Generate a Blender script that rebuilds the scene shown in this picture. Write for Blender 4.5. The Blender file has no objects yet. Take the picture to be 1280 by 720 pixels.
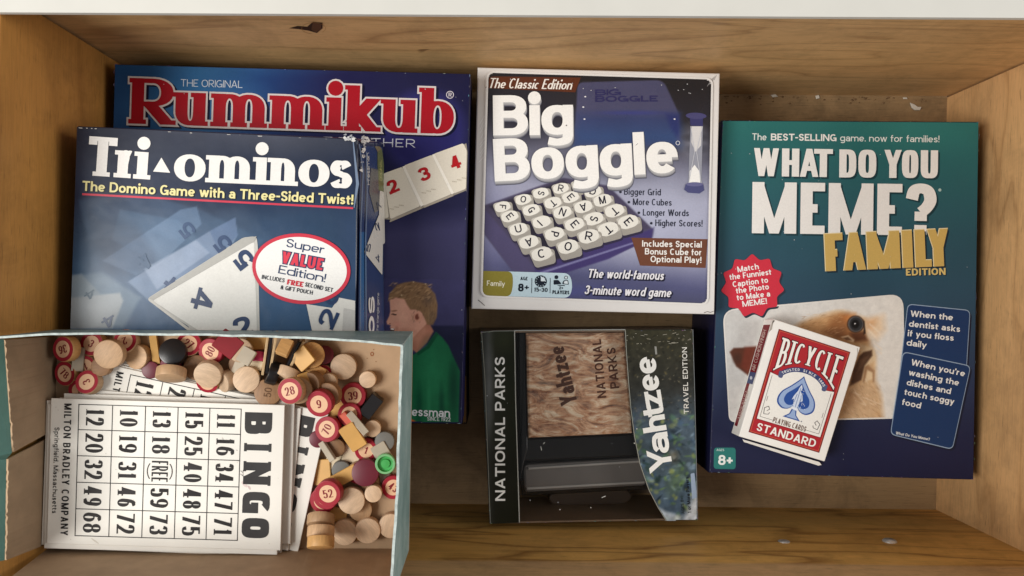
import bpy, bmesh, math, random
import numpy as np
from mathutils import Vector, Matrix
from mathutils.geometry import tessellate_polygon

# ------------------------------------------------------------------ camera, light, exposure
SC = bpy.context.scene
COL = SC.collection
H, F, U0, V0 = 0.66, 985.0, 618.0, 371.0          # lens height over the drawer floor, focal length and principal point in photo pixels
cam = bpy.data.cameras.new('camera')
cam.sensor_fit = 'HORIZONTAL'; cam.sensor_width = 36.0; cam.lens = 36.0 * F / 1280.0
cam.shift_x = (640 - U0) / 1280.0; cam.shift_y = (V0 - 360) / 1280.0
cam.clip_start = 0.01; cam.clip_end = 50
cam_o = bpy.data.objects.new('camera', cam); COL.objects.link(cam_o)
cam_o.location = (0, 0, H); SC.camera = cam_o

W = bpy.data.worlds.new('World'); SC.world = W; W.use_nodes = True
bg = W.node_tree.nodes['Background']
bg.inputs[0].default_value = (0.98, 0.98, 1.0, 1); bg.inputs[1].default_value = 0.26

def area(name, loc, target, size, energy, col):
    l = bpy.data.lights.new(name, 'AREA'); l.shape = 'RECTANGLE'; l.size, l.size_y = size; l.energy = energy; l.color = col
    o = bpy.data.objects.new(name, l); COL.objects.link(o); o.location = loc
    o.rotation_euler = (Vector(target) - Vector(loc)).to_track_quat('-Z', 'Y').to_euler()
    return o
area('window_light', (-0.95, -0.20, 1.30), (0.04, 0, 0.05), (0.65, 0.65), 21, (1.0, 0.97, 0.925))
area('room_fill', (1.45, 0.0, 1.08), (-0.1, 0, 0.1), (0.8, 0.8), 13, (1.0, 0.975, 0.94))  # added fill lamp, stands in for bounce off the room

SC.view_settings.view_transform = 'Standard'; SC.view_settings.look = 'None'
SC.view_settings.exposure = 0.1; SC.view_settings.gamma = 1.0; SC.view_settings.use_curve_mapping = False
SC.cycles.max_bounces = 6; SC.cycles.diffuse_bounces = 4; SC.cycles.transparent_max_bounces = 12
SC.cycles.use_denoising = True

# ------------------------------------------------------------------ helpers
def P(u, v, z):                                    # a photo pixel at a known height above the drawer floor
    k = (H - z) / F
    return Vector(((u - U0) * k, -(v - V0) * k, z))
def lin(c):
    return tuple((x / 255 / 12.92) if x / 255 <= .04045 else ((x / 255 + .055) / 1.055) ** 2.4 for x in c[:3])

def link(o, parent=None):
    COL.objects.link(o)
    if parent: o.parent = parent
    return o
def tag(o, label, cat, group=None):
    o['label'] = label; o['category'] = cat
    if group: o['group'] = group
    return o
def empty(name, loc, label, cat, group=None, rz=0):
    o = link(bpy.data.objects.new(name, None)); o.location = loc; o.rotation_euler[2] = rz; o.empty_display_size = .02
    return tag(o, label, cat, group)
def mesh_obj(name, verts, faces, mat, parent=None, smooth=False, mats=None, mi=None):
    m = bpy.data.meshes.new(name); m.from_pydata([tuple(v) for v in verts], [], faces); m.update()
    for q in (mats or [mat]): m.materials.append(q)
    if mi is not None: m.polygons.foreach_set('material_index', mi)
    if smooth: m.polygons.foreach_set('use_smooth', [True] * len(m.polygons))
    return link(bpy.data.objects.new(name, m), parent)

# ---- materials
def new_mat(name):
    m = bpy.data.materials.new(name); m.use_nodes = True
    nt = m.node_tree; b = nt.nodes['Principled BSDF']
    return m, nt, b
def N(nt, t, **kw):
    n = nt.nodes.new(t)
    for k, v in kw.items(): setattr(n, k, v)
    return n
def noise(nt, vec, scale, detail=4, rough=.55, dist=0):
    n = N(nt, 'ShaderNodeTexNoise'); n.inputs['Scale'].default_value = scale; n.inputs['Detail'].default_value = detail
    n.inputs['Roughness'].default_value = rough; n.inputs['Distortion'].default_value = dist
    if vec is not None: nt.links.new(vec, n.inputs['Vector'])
    return n
def ramp(nt, fac, stops):
    r = N(nt, 'ShaderNodeValToRGB'); nt.links.new(fac, r.inputs[0])
    e = r.color_ramp.elements
    while len(e) < len(stops): e.new(.5)
    for q, (p, c) in zip(e, stops): q.position = p; q.color = (*c[:3], 1)
    return r
def mapping(nt, scale, rot=(0, 0, 0), loc=(0, 0, 0), kind='Object'):
    t = N(nt, 'ShaderNodeTexCoord'); m = N(nt, 'ShaderNodeMapping')
    m.inputs['Scale'].default_value = scale; m.inputs['Rotation'].default_value = rot; m.inputs['Location'].default_value = loc
    nt.links.new(t.outputs[kind], m.inputs[0]); return m.outputs[0]
def mixc(nt, fac, a, b, mode='MIX'):
    m = N(nt, 'ShaderNodeMix', data_type='RGBA', blend_type=mode)
    for sock, val in ((m.inputs[0], fac), (m.inputs[6], a), (m.inputs[7], b)):
        if hasattr(val, 'links'): nt.links.new(val, sock)
        elif isinstance(val, (int, float)): sock.default_value = val
        else: sock.default_value = (*val[:3], 1)
    return m.outputs[2]
def bump(nt, b, height, strength, dist=.001):
    n = N(nt, 'ShaderNodeBump'); n.inputs['Strength'].default_value = strength; n.inputs['Distance'].default_value = dist
    nt.links.new(height, n.inputs['Height']); nt.links.new(n.outputs[0], b.inputs['Normal'])

def plain(name, rgb, rough=.5, spec=.5, var=.12, scale=60, bmp=0.0, coat=0, metal=0):
    m, nt, b = new_mat(name); c = lin(rgb)
    v = mapping(nt, (1, 1, 1)); n = noise(nt, v, scale, 5)
    r = ramp(nt, n.outputs[0], [(.3, [x * (1 - var) for x in c]), (.7, [min(1, x * (1 + var)) for x in c])])
    nt.links.new(r.outputs[0], b.inputs['Base Color']); b.inputs['Roughness'].default_value = rough
    b.inputs['Specular IOR Level'].default_value = spec; b.inputs['Coat Weight'].default_value = coat; b.inputs['Metallic'].default_value = metal
    if bmp: bump(nt, b, n.outputs[0], bmp)
    return m
def printed(name, rough=.4, coat=0, bmp=.05, spec=.4, scale=35):
    m, nt, b = new_mat(name)
    a = N(nt, 'ShaderNodeVertexColor', layer_name='Col')
    n = noise(nt, mapping(nt, (1, 1, 1)), scale, 3)
    n2 = noise(nt, mapping(nt, (1, 1, 1)), 900, 2)
    g = ramp(nt, n2.outputs[0], [(.3, (.93, .93, .93)), (.7, (1, 1, 1))])
    nt.links.new(mixc(nt, 1.0, a.outputs[0], g.outputs[0], 'MULTIPLY'), b.inputs['Base Color'])
    rr = ramp(nt, n.outputs[0], [(.3, (rough * .8,) * 3), (.75, (min(1, rough * 1.25),) * 3)])
    nt.links.new(rr.outputs[0], b.inputs['Roughness']); b.inputs['Specular IOR Level'].default_value = spec
    b.inputs['Coat Weight'].default_value = coat; b.inputs['Coat Roughness'].default_value = .12
    if bmp: bump(nt, b, n.outputs[0], bmp, .004)
    return m
def wood(name, axis, light, dark, seed=0, ring=9, line=.55, rough=.5, dirt=.25, band=None):
    """planed pine: even pale ground, thin wavy growth lines along the board, pores, dents and a little grime"""
    m, nt, b = new_mat(name)
    s = {'X': (2.2, 15, 15), 'Y': (15, 2.2, 15)}[axis]; f = {'X': (45, 900, 900), 'Y': (900, 45, 900)}[axis]; p = {'X': (70, 1300, 1300), 'Y': (1300, 70, 1300)}[axis]
    L = (seed * 1.7, seed * 2.3, seed * .9); ld, dd = lin(light), lin(dark); mid = tuple((x * 2 + y) / 3 for x, y in zip(ld, dd))
    big = noise(nt, mapping(nt, s, loc=L), .95, 3.2, .48, .55)
    def lines(k, w):
        mu = N(nt, 'ShaderNodeMath', operation='MULTIPLY'); nt.links.new(big.outputs[0], mu.inputs[0]); mu.inputs[1].default_value = k
        fr = N(nt, 'ShaderNodeMath', operation='FRACT'); nt.links.new(mu.outputs[0], fr.inputs[0])
        return ramp(nt, fr.outputs[0], [(0, (.55,) * 3), (.12, (.12,) * 3), (.5, (0,) * 3), (.8, (.25,) * 3), (.96, (w,) * 3), (1, (.55,) * 3)])
    l1 = lines(ring, 1.0)
    msk = noise(nt, mapping(nt, tuple(x * .7 for x in s), loc=(L[0] + 4, L[1], L[2] + 2)), 1.1, 3, .5, .3); mk = ramp(nt, msk.outputs[0], [(.38, (.12,) * 3), (.62, (line,) * 3)])
    fac = N(nt, 'ShaderNodeMath', operation='MULTIPLY'); nt.links.new(l1.outputs[0], fac.inputs[0]); nt.links.new(mk.outputs[0], fac.inputs[1])
    pat = noise(nt, mapping(nt, s, loc=(L[0] + 3, L[1] + 1, L[2])), .7, 4, .55, .3)
    ground = ramp(nt, pat.outputs[0], [(.3, mid), (.7, tuple(x * 1.06 for x in ld))])
    base = mixc(nt, fac.outputs[0], ground.outputs[0], dd)
    if band:                                          # bare greyer wood above a height, ragged along the grain
        g = N(nt, 'ShaderNodeTexCoord'); sp = N(nt, 'ShaderNodeSeparateXYZ'); nt.links.new(g.outputs['Object'], sp.inputs[0])
        ad = N(nt, 'ShaderNodeMath', operation='MULTIPLY_ADD'); nt.links.new(pat.outputs[0], ad.inputs[0]); ad.inputs[1].default_value = .016; nt.links.new(sp.outputs[2], ad.inputs[2])
        bk = ramp(nt, ad.outputs[0], [(band[0], (0, 0, 0)), (band[0] + .0015, (.75,) * 3)]); base = mixc(nt, bk.outputs[0], base, lin(band[1]))
    fb = noise(nt, mapping(nt, f, loc=L), 1.0, 4, .6); g1 = ramp(nt, fb.outputs[0], [(.3, (.84,) * 3), (.6, (1,) * 3)]); base = mixc(nt, 1.0, base, g1.outputs[0], 'MULTIPLY')
    po = noise(nt, mapping(nt, p, loc=(L[0], L[1] + 7, L[2])), 1.0, 1, .5); g2 = ramp(nt, po.outputs[0], [(.66, (1,) * 3), (.74, (.55,) * 3)]); base = mixc(nt, .8, base, g2.outputs[0], 'MULTIPLY')
    dn = noise(nt, mapping(nt, (1, 1, 1), loc=L), 26, 6, .7, .4); g3 = ramp(nt, dn.outputs[0], [(.35, (1 - dirt,) * 3), (.55, (1,) * 3)]); base = mixc(nt, .8, base, g3.outputs[0], 'MULTIPLY')
    vo = noise(nt, mapping(nt, {'X': (14, 60, 60), 'Y': (60, 14, 60)}[axis], loc=(L[0], L[1], L[2] + 3)), 1.0, 2, .5, .8); g4 = ramp(nt, vo.outputs[0], [(.755, (0, 0, 0)), (.80, (.7,) * 3)]); base = mixc(nt, g4.outputs[0], base, tuple(x * .5 for x in dd))
    nt.links.new(base, b.inputs['Base Color']); b.inputs['Specular IOR Level'].default_value = .35
    rr = ramp(nt, dn.outputs[0], [(.3, (rough * 1.2,) * 3), (.7, (rough * .85,) * 3)]); nt.links.new(rr.outputs[0], b.inputs['Roughness'])
    bump(nt, b, fb.outputs[0], .15, .0005)
    return m
M_GLOSS = printed('glossy_printed_card', .36, 0, .08, .16)
M_WRAP = printed('shrink_wrapped_card', .30, .04, .14, .22, scale=26)
M_SATIN = printed('satin_printed_card', .5, 0, .05, .2)
M_PAPER = printed('matte_printed_paper', .7, 0, .03, .25)

# ---- art: flat print drawn with photo-pixel outlines and laid on a surface
class Art:
    def __init__(s): s.v = []; s.f = []; s.c = []; s.n = 0
    def poly(s, pts, col, layer=0):
        z = layer * 1.2e-4 + s.n * 1e-6; s.n += 1
        b = len(s.v); s.v += [(p[0], p[1], z) for p in pts]
        c = lin(col)
        for t in tessellate_polygon([[Vector((p[0], p[1], 0)) for p in pts]]):
            s.f.append(tuple(b + i for i in t)); s.c.append(c)
    def strip(s, left, right, col, layer=0):
        z = layer * 1.2e-4 + s.n * 1e-6; s.n += 1
        c = lin(col)
        for i in range(len(left) - 1):
            b = len(s.v); zi = z + i * 3e-8
            s.v += [(*left[i][:2], zi), (*right[i][:2], zi), (*right[i + 1][:2], zi), (*left[i + 1][:2], zi)]
            s.f.append((b, b + 1, b + 2)); s.f.append((b, b + 2, b + 3)); s.c += [c, c]
    def line(s, pts, w, col, layer=0, closed=False):
        pts = [Vector((p[0], p[1])) for p in pts]
        if closed: pts = pts + [pts[0]]
        L, R = [], []
        n = len(pts)
        for i, p in enumerate(pts):
            a = pts[i - 1] if i else (pts[-2] if closed else p); c = pts[i + 1] if i < n - 1 else (pts[1] if closed else p)
            d1 = (p - a).normalized() if (p - a).length > 1e-9 else None
            d2 = (c - p).normalized() if (c - p).length > 1e-9 else None
            d = (d1 or d2) + (d2 or d1); d = d.normalized() if d.length > 1e-6 else (d1 or d2)
            q = (d1 or d2); nn = Vector((-d.y, d.x)); k = max(.5, abs(nn.dot(Vector((-q.y, q.x)))))
            nn = nn * (w / 2 / k); L.append(p + nn); R.append(p - nn)
        s.strip(L, R, col, layer)
    def ell(s, cx, cy, rx, ry, col, layer=0, rot=0, n=40, sq=2, a0=0, a1=360):
        s.poly(ellpts(cx, cy, rx, ry, rot, n, sq, a0, a1), col, layer)
    def rrect(s, corners, r, col, layer=0): s.poly(rounded(corners, r), col, layer)
    def build(s, name, fn, mat, parent, label=None):   # fn(u, v, layer_height) -> local point
        vs = [fn(*p) for p in s.v]
        fs = []
        for f in s.f:                                     # every face looks up
            a, b_, c = (Vector(vs[i]) for i in f[:3])
            fs.append(f if (b_ - a).cross(c - a).z >= 0 else tuple(reversed(f)))
        o = mesh_obj(name, vs, fs, mat, parent)
        at = o.data.color_attributes.new('Col', 'FLOAT_COLOR', 'CORNER')
        dat = []
        for p in o.data.polygons: dat += [*s.c[p.index], 1.0] * p.loop_total
        at.data.foreach_set('color', dat)
        if label: o['label'] = label
        return o
def ellpts(cx, cy, rx, ry, rot=0, n=40, sq=2, a0=0, a1=360):
    out = []; full = abs(a1 - a0) >= 360; cr, sr = math.cos(math.radians(rot)), math.sin(math.radians(rot))
    for i in range(n if full else n + 1):
        a = math.radians(a0 + (a1 - a0) * i / n); c, d = math.cos(a), math.sin(a)
        x = math.copysign(abs(c) ** (2 / sq), c) * rx; y = math.copysign(abs(d) ** (2 / sq), d) * ry
        out.append((cx + x * cr - y * sr, cy + x * sr + y * cr))
    return out
def rounded(corners, r, n=6):
    out = []; k = len(corners)
    for i in range(k):
        p = Vector(corners[i]); a = Vector(corners[i - 1]); c = Vector(corners[(i + 1) % k])
        rr = r[i] if isinstance(r, (list, tuple)) else r
        if rr <= 0: out.append(tuple(p)); continue
        q0 = p + (a - p).normalized() * rr; q1 = p + (c - p).normalized() * rr
        for j in range(n + 1):
            t = j / n; out.append(tuple(q0 * (1 - t) ** 2 + p * 2 * t * (1 - t) + q1 * t * t))
    return out
class Ras:                                          # a printed picture: a fine grid whose corners carry the ink colour
    def __init__(s, u0, v0, u1, v1, step, col):
        nu, nv = int((u1 - u0) / step) + 1, int((v1 - v0) / step) + 1
        s.U, s.V = np.meshgrid(np.linspace(u0, u1, nu), np.linspace(v0, v1, nv))
        s.C = np.zeros(s.U.shape + (3,)); s.C[:] = col
    def quad(s, c):                                 # bend the grid onto four corners (back left, back right, front right, front left)
        h, w = s.U.shape; t, q = np.meshgrid(np.linspace(0, 1, w), np.linspace(0, 1, h)); c = np.array(c, float)
        g = lambda k: (c[0, k] * (1 - t) + c[1, k] * t) * (1 - q) + (c[3, k] * (1 - t) + c[2, k] * t) * q
        s.U, s.V = g(0), g(1); return s
    def mix(s, a, col):
        col = np.array(col, float); a = np.clip(a, 0, 1)[..., None]; s.C = s.C * (1 - a) + col * a
    def grad(s, p0, p1, stops):                     # stops along the line p0 > p1
        d = np.array(p1, float) - np.array(p0, float); t = ((s.U - p0[0]) * d[0] + (s.V - p0[1]) * d[1]) / (d @ d)
        xs = [q[0] for q in stops]
        for k in range(3): s.C[..., k] = np.interp(t, xs, [q[1][k] for q in stops])
    def ell(s, cx, cy, rx, ry, col, a=1, soft=.5, rot=0):
        c, d = math.cos(math.radians(rot)), math.sin(math.radians(rot)); x, y = s.U - cx, s.V - cy
        r = np.sqrt(((x * c + y * d) / rx) ** 2 + ((-x * d + y * c) / ry) ** 2)
        s.mix(a * np.clip((1 - r) / max(soft, 1e-3) , 0, 1), col)
    def poly(s, pts, col, a=1, soft=1.5):
        ins = np.zeros(s.U.shape, bool); dist = np.full(s.U.shape, 1e9); n = len(pts)
        for i in range(n):
            (x0, y0), (x1, y1) = pts[i], pts[(i + 1) % n]
            cnd = ((y0 > s.V) != (y1 > s.V)); ins ^= cnd & (s.U < (x1 - x0) * (s.V - y0) / ((y1 - y0) or 1e-9) + x0)
            dx, dy = x1 - x0, y1 - y0; t = np.clip(((s.U - x0) * dx + (s.V - y0) * dy) / (dx * dx + dy * dy + 1e-9), 0, 1)
            dist = np.minimum(dist, np.hypot(s.U - x0 - t * dx, s.V - y0 - t * dy))
        sd = np.where(ins, dist, -dist); s.mix(a * np.clip(.5 + sd / soft, 0, 1), col)
        return ins
    def noise(s, scale, amp, seed=1, sx=1, sy=1, oct=3):
        rng = np.random.RandomState(seed); tot = np.zeros(s.U.shape); am = 1
        for o in range(oct):
            g = rng.rand(64, 64); x = s.U / scale * sx * 2 ** o; y = s.V / scale * sy * 2 ** o
            xi, yi = np.floor(x).astype(int), np.floor(y).astype(int); fx, fy = x - xi, y - yi; fx = fx * fx * (3 - 2 * fx); fy = fy * fy * (3 - 2 * fy)
            q = lambda a, b: g[a % 64, b % 64]
            tot += am * ((q(yi, xi) * (1 - fx) + q(yi, xi + 1) * fx) * (1 - fy) + (q(yi + 1, xi) * (1 - fx) + q(yi + 1, xi + 1) * fx) * fy - .5); am *= .5
        if amp: s.C = np.clip(s.C * (1 + amp * tot[..., None]), 0, 255)
        return tot
    def build(s, name, fn, mat, parent, clip=None, layer=0, label=None):
        h, w = s.U.shape; idx = np.arange(h * w).reshape(h, w)
        uc = (s.U[:-1, :-1] + s.U[1:, 1:]) / 2; vc = (s.V[:-1, :-1] + s.V[1:, 1:]) / 2
        keep = np.ones(uc.shape, bool)
        if clip:
            keep[:] = False; n = len(clip)
            for i in range(n):
                (x0, y0), (x1, y1) = clip[i], clip[(i + 1) % n]
                keep ^= ((y0 > vc) != (y1 > vc)) & (uc < (x1 - x0) * (vc - y0) / ((y1 - y0) or 1e-9) + x0)
        q = np.stack([idx[1:, :-1], idx[1:, 1:], idx[:-1, 1:], idx[:-1, :-1]], -1)[keep]
        used = np.unique(q); re = np.full(h * w, -1); re[used] = np.arange(len(used))
        U, V = s.U.ravel()[used], s.V.ravel()[used]
        o = mesh_obj(name, [fn(a, b, layer * 1.2e-4) for a, b in zip(U, V)], [tuple(map(int, r)) for r in re[q]], mat, parent)
        c = np.clip(s.C.reshape(-1, 3)[used], 0, 255) / 255
        c = np.where(c <= .04045, c / 12.92, ((c + .055) / 1.055) ** 2.4)
        at = o.data.color_attributes.new('Col', 'FLOAT_COLOR', 'POINT')
        at.data.foreach_set('color', np.concatenate([c, np.ones((len(c), 1))], 1).ravel())
        if label: o['label'] = label
        return o

# ---- lettering: stroke letters with any weight, width, contrast and slab serifs
G = {
'A': (.76, 'D0,0,.5,1 D1,0,.5,1 H.26,.2,.8'), 'B': (.68, 'V0,0,1 H1,0,.5 H.53,0,.5 H0,0,.55 E.5,.765,.44,.235,-90,90 E.53,.265,.47,.265,-90,90'),
'C': (.72, 'E.5,.5,.5,.5,48,312'), 'D': (.75, 'V0,0,1 H1,0,.42 H0,0,.42 E.42,.5,.58,.5,-90,90'), 'E': (.58, 'V0,0,1 H1,0,1 H.5,0,.9 H0,0,1'),
'F': (.55, 'V0,0,1 H1,0,1 H.47,0,.9'), 'G': (.76, 'E.5,.5,.5,.5,48,330 V1,0,.5 H.43,.5,1'), 'H': (.74, 'V0,0,1 V1,0,1 H.5,0,1'), 'I': (0, 'V.5,0,1'),
'J': (.5, 'V1,.3,1 E.5,.3,.5,.3,180,360'), 'K': (.7, 'V0,0,1 D.0,.3,1,1 D.25,.5,1,0'), 'L': (.55, 'V0,0,1 H0,0,1'), 'M': (.9, 'V0,0,1 V1,0,1 D0,1,.5,0 D1,1,.5,0'),
'N': (.76, 'V0,0,1 V1,0,1 D0,1,1,0'), 'O': (.8, 'E.5,.5,.5,.5,0,360'), 'P': (.64, 'V0,0,1 H1,0,.5 H.42,0,.5 E.5,.71,.5,.29,-90,90'), 'Q': (.8, 'E.5,.5,.5,.5,0,360 D.55,.3,1,0'),
'R': (.69, 'V0,0,1 H1,0,.5 H.44,0,.5 E.48,.72,.47,.28,-90,90 D.38,.45,1,0'), 'S': (.62, 'S.95,.78,.8,.95,.5,1,.2,.95,.03,.76,.2,.58,.5,.5,.8,.42,.97,.24,.8,.05,.5,0,.2,.05,.03,.22'),
'T': (.68, 'H1,0,1 V.5,0,1'), 'U': (.74, 'V0,.36,1 V1,.36,1 E.5,.37,.5,.37,180,360'), 'V': (.74, 'D0,1,.5,0 D1,1,.5,0'), 'W': (1.08, 'D0,1,.25,0 D.5,1,.25,0 D.5,1,.75,0 D1,1,.75,0'),
'X': (.7, 'D0,1,1,0 D1,1,0,0'), 'Y': (.72, 'D0,1,.5,.4 D1,1,.5,.4 V.5,0,.46'), 'Z': (.66, 'H1,0,1 H0,0,1 D0,0,1,1'),
'a': (.56, 'S.06,.8,.25,.97,.55,1,.85,.92,1,.66 V1,0,.7 E.46,.28,.46,.28,0,360'), 'b': (.62, 'V0,0,2 E.5,.5,.5,.5,0,360'), 'c': (.54, 'E.5,.5,.5,.5,50,310'), 'd': (.62, 'V1,0,2 E.5,.5,.5,.5,0,360'),
'e': (.6, 'E.5,.5,.5,.5,0,318 H.48,.05,.98'), 'f': (.36, 'V.35,0,1.5 S.35,1.4,.45,1.85,.7,2,1,1.97 H.97,0,1'), 'g': (.62, 'E.5,.5,.5,.5,0,360 V1,-.35,1 S1,-.3,.9,-.8,.5,-1,.08,-.85'),
'h': (.6, 'V0,0,2 V1,0,.56 E.5,.55,.5,.45,0,180'), 'i': (0, 'V.5,0,1 B.5,1.72,.62'), 'j': (.2, 'V1,-.4,1 B1,1.72,.62 S1,-.35,.8,-.9,0,-1'), 'k': (.58, 'V0,0,2 D.0,.28,1,1 D.25,.55,1,0'), 'l': (0, 'V.5,0,2'),
'm': (.96, 'V0,0,1 V.5,0,.6 V1,0,.6 E.25,.58,.25,.42,0,180 E.75,.58,.25,.42,0,180'), 'n': (.6, 'V0,0,1 V1,0,.56 E.5,.55,.5,.45,0,180'), 'o': (.62, 'E.5,.5,.5,.5,0,360'), 'p': (.62, 'V0,-1,1 E.5,.5,.5,.5,0,360'),
'q': (.62, 'V1,-1,1 E.5,.5,.5,.5,0,360'), 'r': (.4, 'V0,0,1 S0,.5,.2,.85,.55,1,1,.96'), 's': (.5, 'S.93,.8,.75,.96,.5,1,.2,.95,.04,.75,.2,.58,.5,.5,.8,.42,.97,.24,.8,.05,.5,0,.2,.04,.03,.2'),
't': (.38, 'V.35,.3,1.55 H.97,0,1 S.35,.4,.42,.08,.7,0,1,.05'), 'u': (.6, 'V0,.4,1 V1,0,1 E.5,.42,.5,.42,180,360'), 'v': (.58, 'D0,1,.5,0 D1,1,.5,0'), 'w': (.86, 'D0,1,.25,0 D.5,1,.25,0 D.5,1,.75,0 D1,1,.75,0'),
'x': (.56, 'D0,1,1,0 D1,1,0,0'), 'y': (.58, 'D0,1,.5,0 D1,1,.25,-1'), 'z': (.52, 'H1,0,1 H0,0,1 D0,0,1,1'),
'0': (.62, 'E.5,.5,.5,.5,0,360'), '1': (.36, 'V.8,0,1 S.8,.96,.5,.82,0,.74'), '2': (.6, 'S.04,.7,.15,.93,.5,1,.85,.93,.97,.72,.8,.46,.4,.22,.02,.0 H0,0,1'),
'3': (.6, 'S.04,.8,.2,.96,.5,1,.85,.93,.95,.75,.8,.57,.42,.52 S.42,.52,.85,.46,1,.26,.85,.06,.5,0,.15,.05,.02,.22'), '4': (.66, 'V.72,0,1 H.24,0,1 D.05,.24,.72,1'),
'5': (.6, 'H1,.1,.95 V.1,.48,1 S.08,.54,.3,.63,.55,.64,.88,.54,1,.32,.88,.08,.5,0,.15,.05,.02,.2'), '6': (.62, 'E.5,.31,.5,.31,0,360 S.92,.86,.72,.99,.45,.97,.14,.75,.0,.32'),
'7': (.58, 'H1,0,1 D.25,0,1,1'), '8': (.62, 'E.5,.76,.44,.24,0,360 E.5,.27,.5,.27,0,360'), '9': (.62, 'E.5,.69,.5,.31,0,360 S.08,.14,.28,.01,.55,.03,.86,.25,1,.68'),
'!': (0, 'V.5,.34,1 B.5,.08,.6'), '?': (.56, 'S.03,.73,.15,.94,.5,1,.85,.93,.97,.72,.78,.54,.5,.42 V.5,.27,.45 B.5,.06,.6'), '.': (0, 'B.5,.07,.6'), ',': (0, 'B.5,.07,.6 D.5,.07,.2,-.18'),
'-': (.34, 'H.42,0,1'), '+': (.5, 'H.45,0,1 V.5,.18,.78'), "'": (0, 'V.5,.7,1'), '&': (.75, 'E.42,.76,.3,.24,0,360 E.42,.27,.42,.27,0,360 D.3,.6,1,0'), '*': (.2, 'B.5,.45,1.1'), ':': (0, 'B.5,.1,.6 B.5,.6,.6'),
}
SERIF = {   # slab feet: stem x, height (0 foot, 1 x-height or cap, 2 ascender), reach left and right
'R': [(0, 0, 1, 1), (0, 1, 1, 0), (1, 0, .3, .6)], 'T': [(.5, 0, 1, 1)], 'u': [(0, 1, 1, 0), (1, 1, 1, 0), (1, 0, 0, 1)], 'm': [(0, 1, 1, 0), (0, 0, 1, .8), (.5, 0, .8, .8), (1, 0, .8, 1)],
'n': [(0, 1, 1, 0), (0, 0, 1, .9), (1, 0, .9, 1)], 'i': [(.5, 1, 1, 0), (.5, 0, 1, 1)], 'k': [(0, 2, 1, 0), (0, 0, 1, .8), (1, 0, .6, .6)], 'b': [(0, 2, 1, 0)], 'r': [(0, 1, 1, 0), (0, 0, 1, 1)],
'B': [(0, 0, .6, 0), (0, 1, .6, 0)], 'I': [(.5, 0, .7, .7), (.5, 1, .7, .7)], 'N': [(0, 0, .6, .6), (0, 1, .6, 0), (1, 1, .6, .6)], '1': [(.8, 0, 1, 1)], '4': [(.72, 0, .9, .9)], '7': [], '2': [], 
'D': [(0, 0, .6, 0), (0, 1, .6, 0)], 'M': [(0, 0, .6, .6), (1, 0, .6, .6), (0, 1, .6, 0), (1, 1, 0, .6)], 'L': [(0, 0, .5, 0), (0, 1, .5, .5)], 'A': [(0, 0, .5, .5), (1, 0, .5, .5)], 'Y': [(.5, 0, .6, .6)], 'F': [(0, 0, .6, .6), (0, 1, .6, 0)], 'E': [(0, 0, .6, 0), (0, 1, .6, 0)], 'P': [(0, 0, .6, .6), (0, 1, .6, 0)],
}
def parse(sp):
    for tk in sp.split(): yield tk[0], [float(x) for x in tk[1:].split(',')]
def catmull(p, n=7):
    p = [Vector(q) for q in p]; out = []
    for i in range(len(p) - 1):
        a, b, c, d = p[max(i - 1, 0)], p[i], p[i + 1], p[min(i + 2, len(p) - 1)]
        for j in range(n):
            t = j / n; out.append(.5 * ((2 * b) + (c - a) * t + (2 * a - 5 * b + 4 * c - d) * t * t + (3 * b - a - 3 * c + d) * t ** 3))
    return out + [p[-1]]
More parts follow.
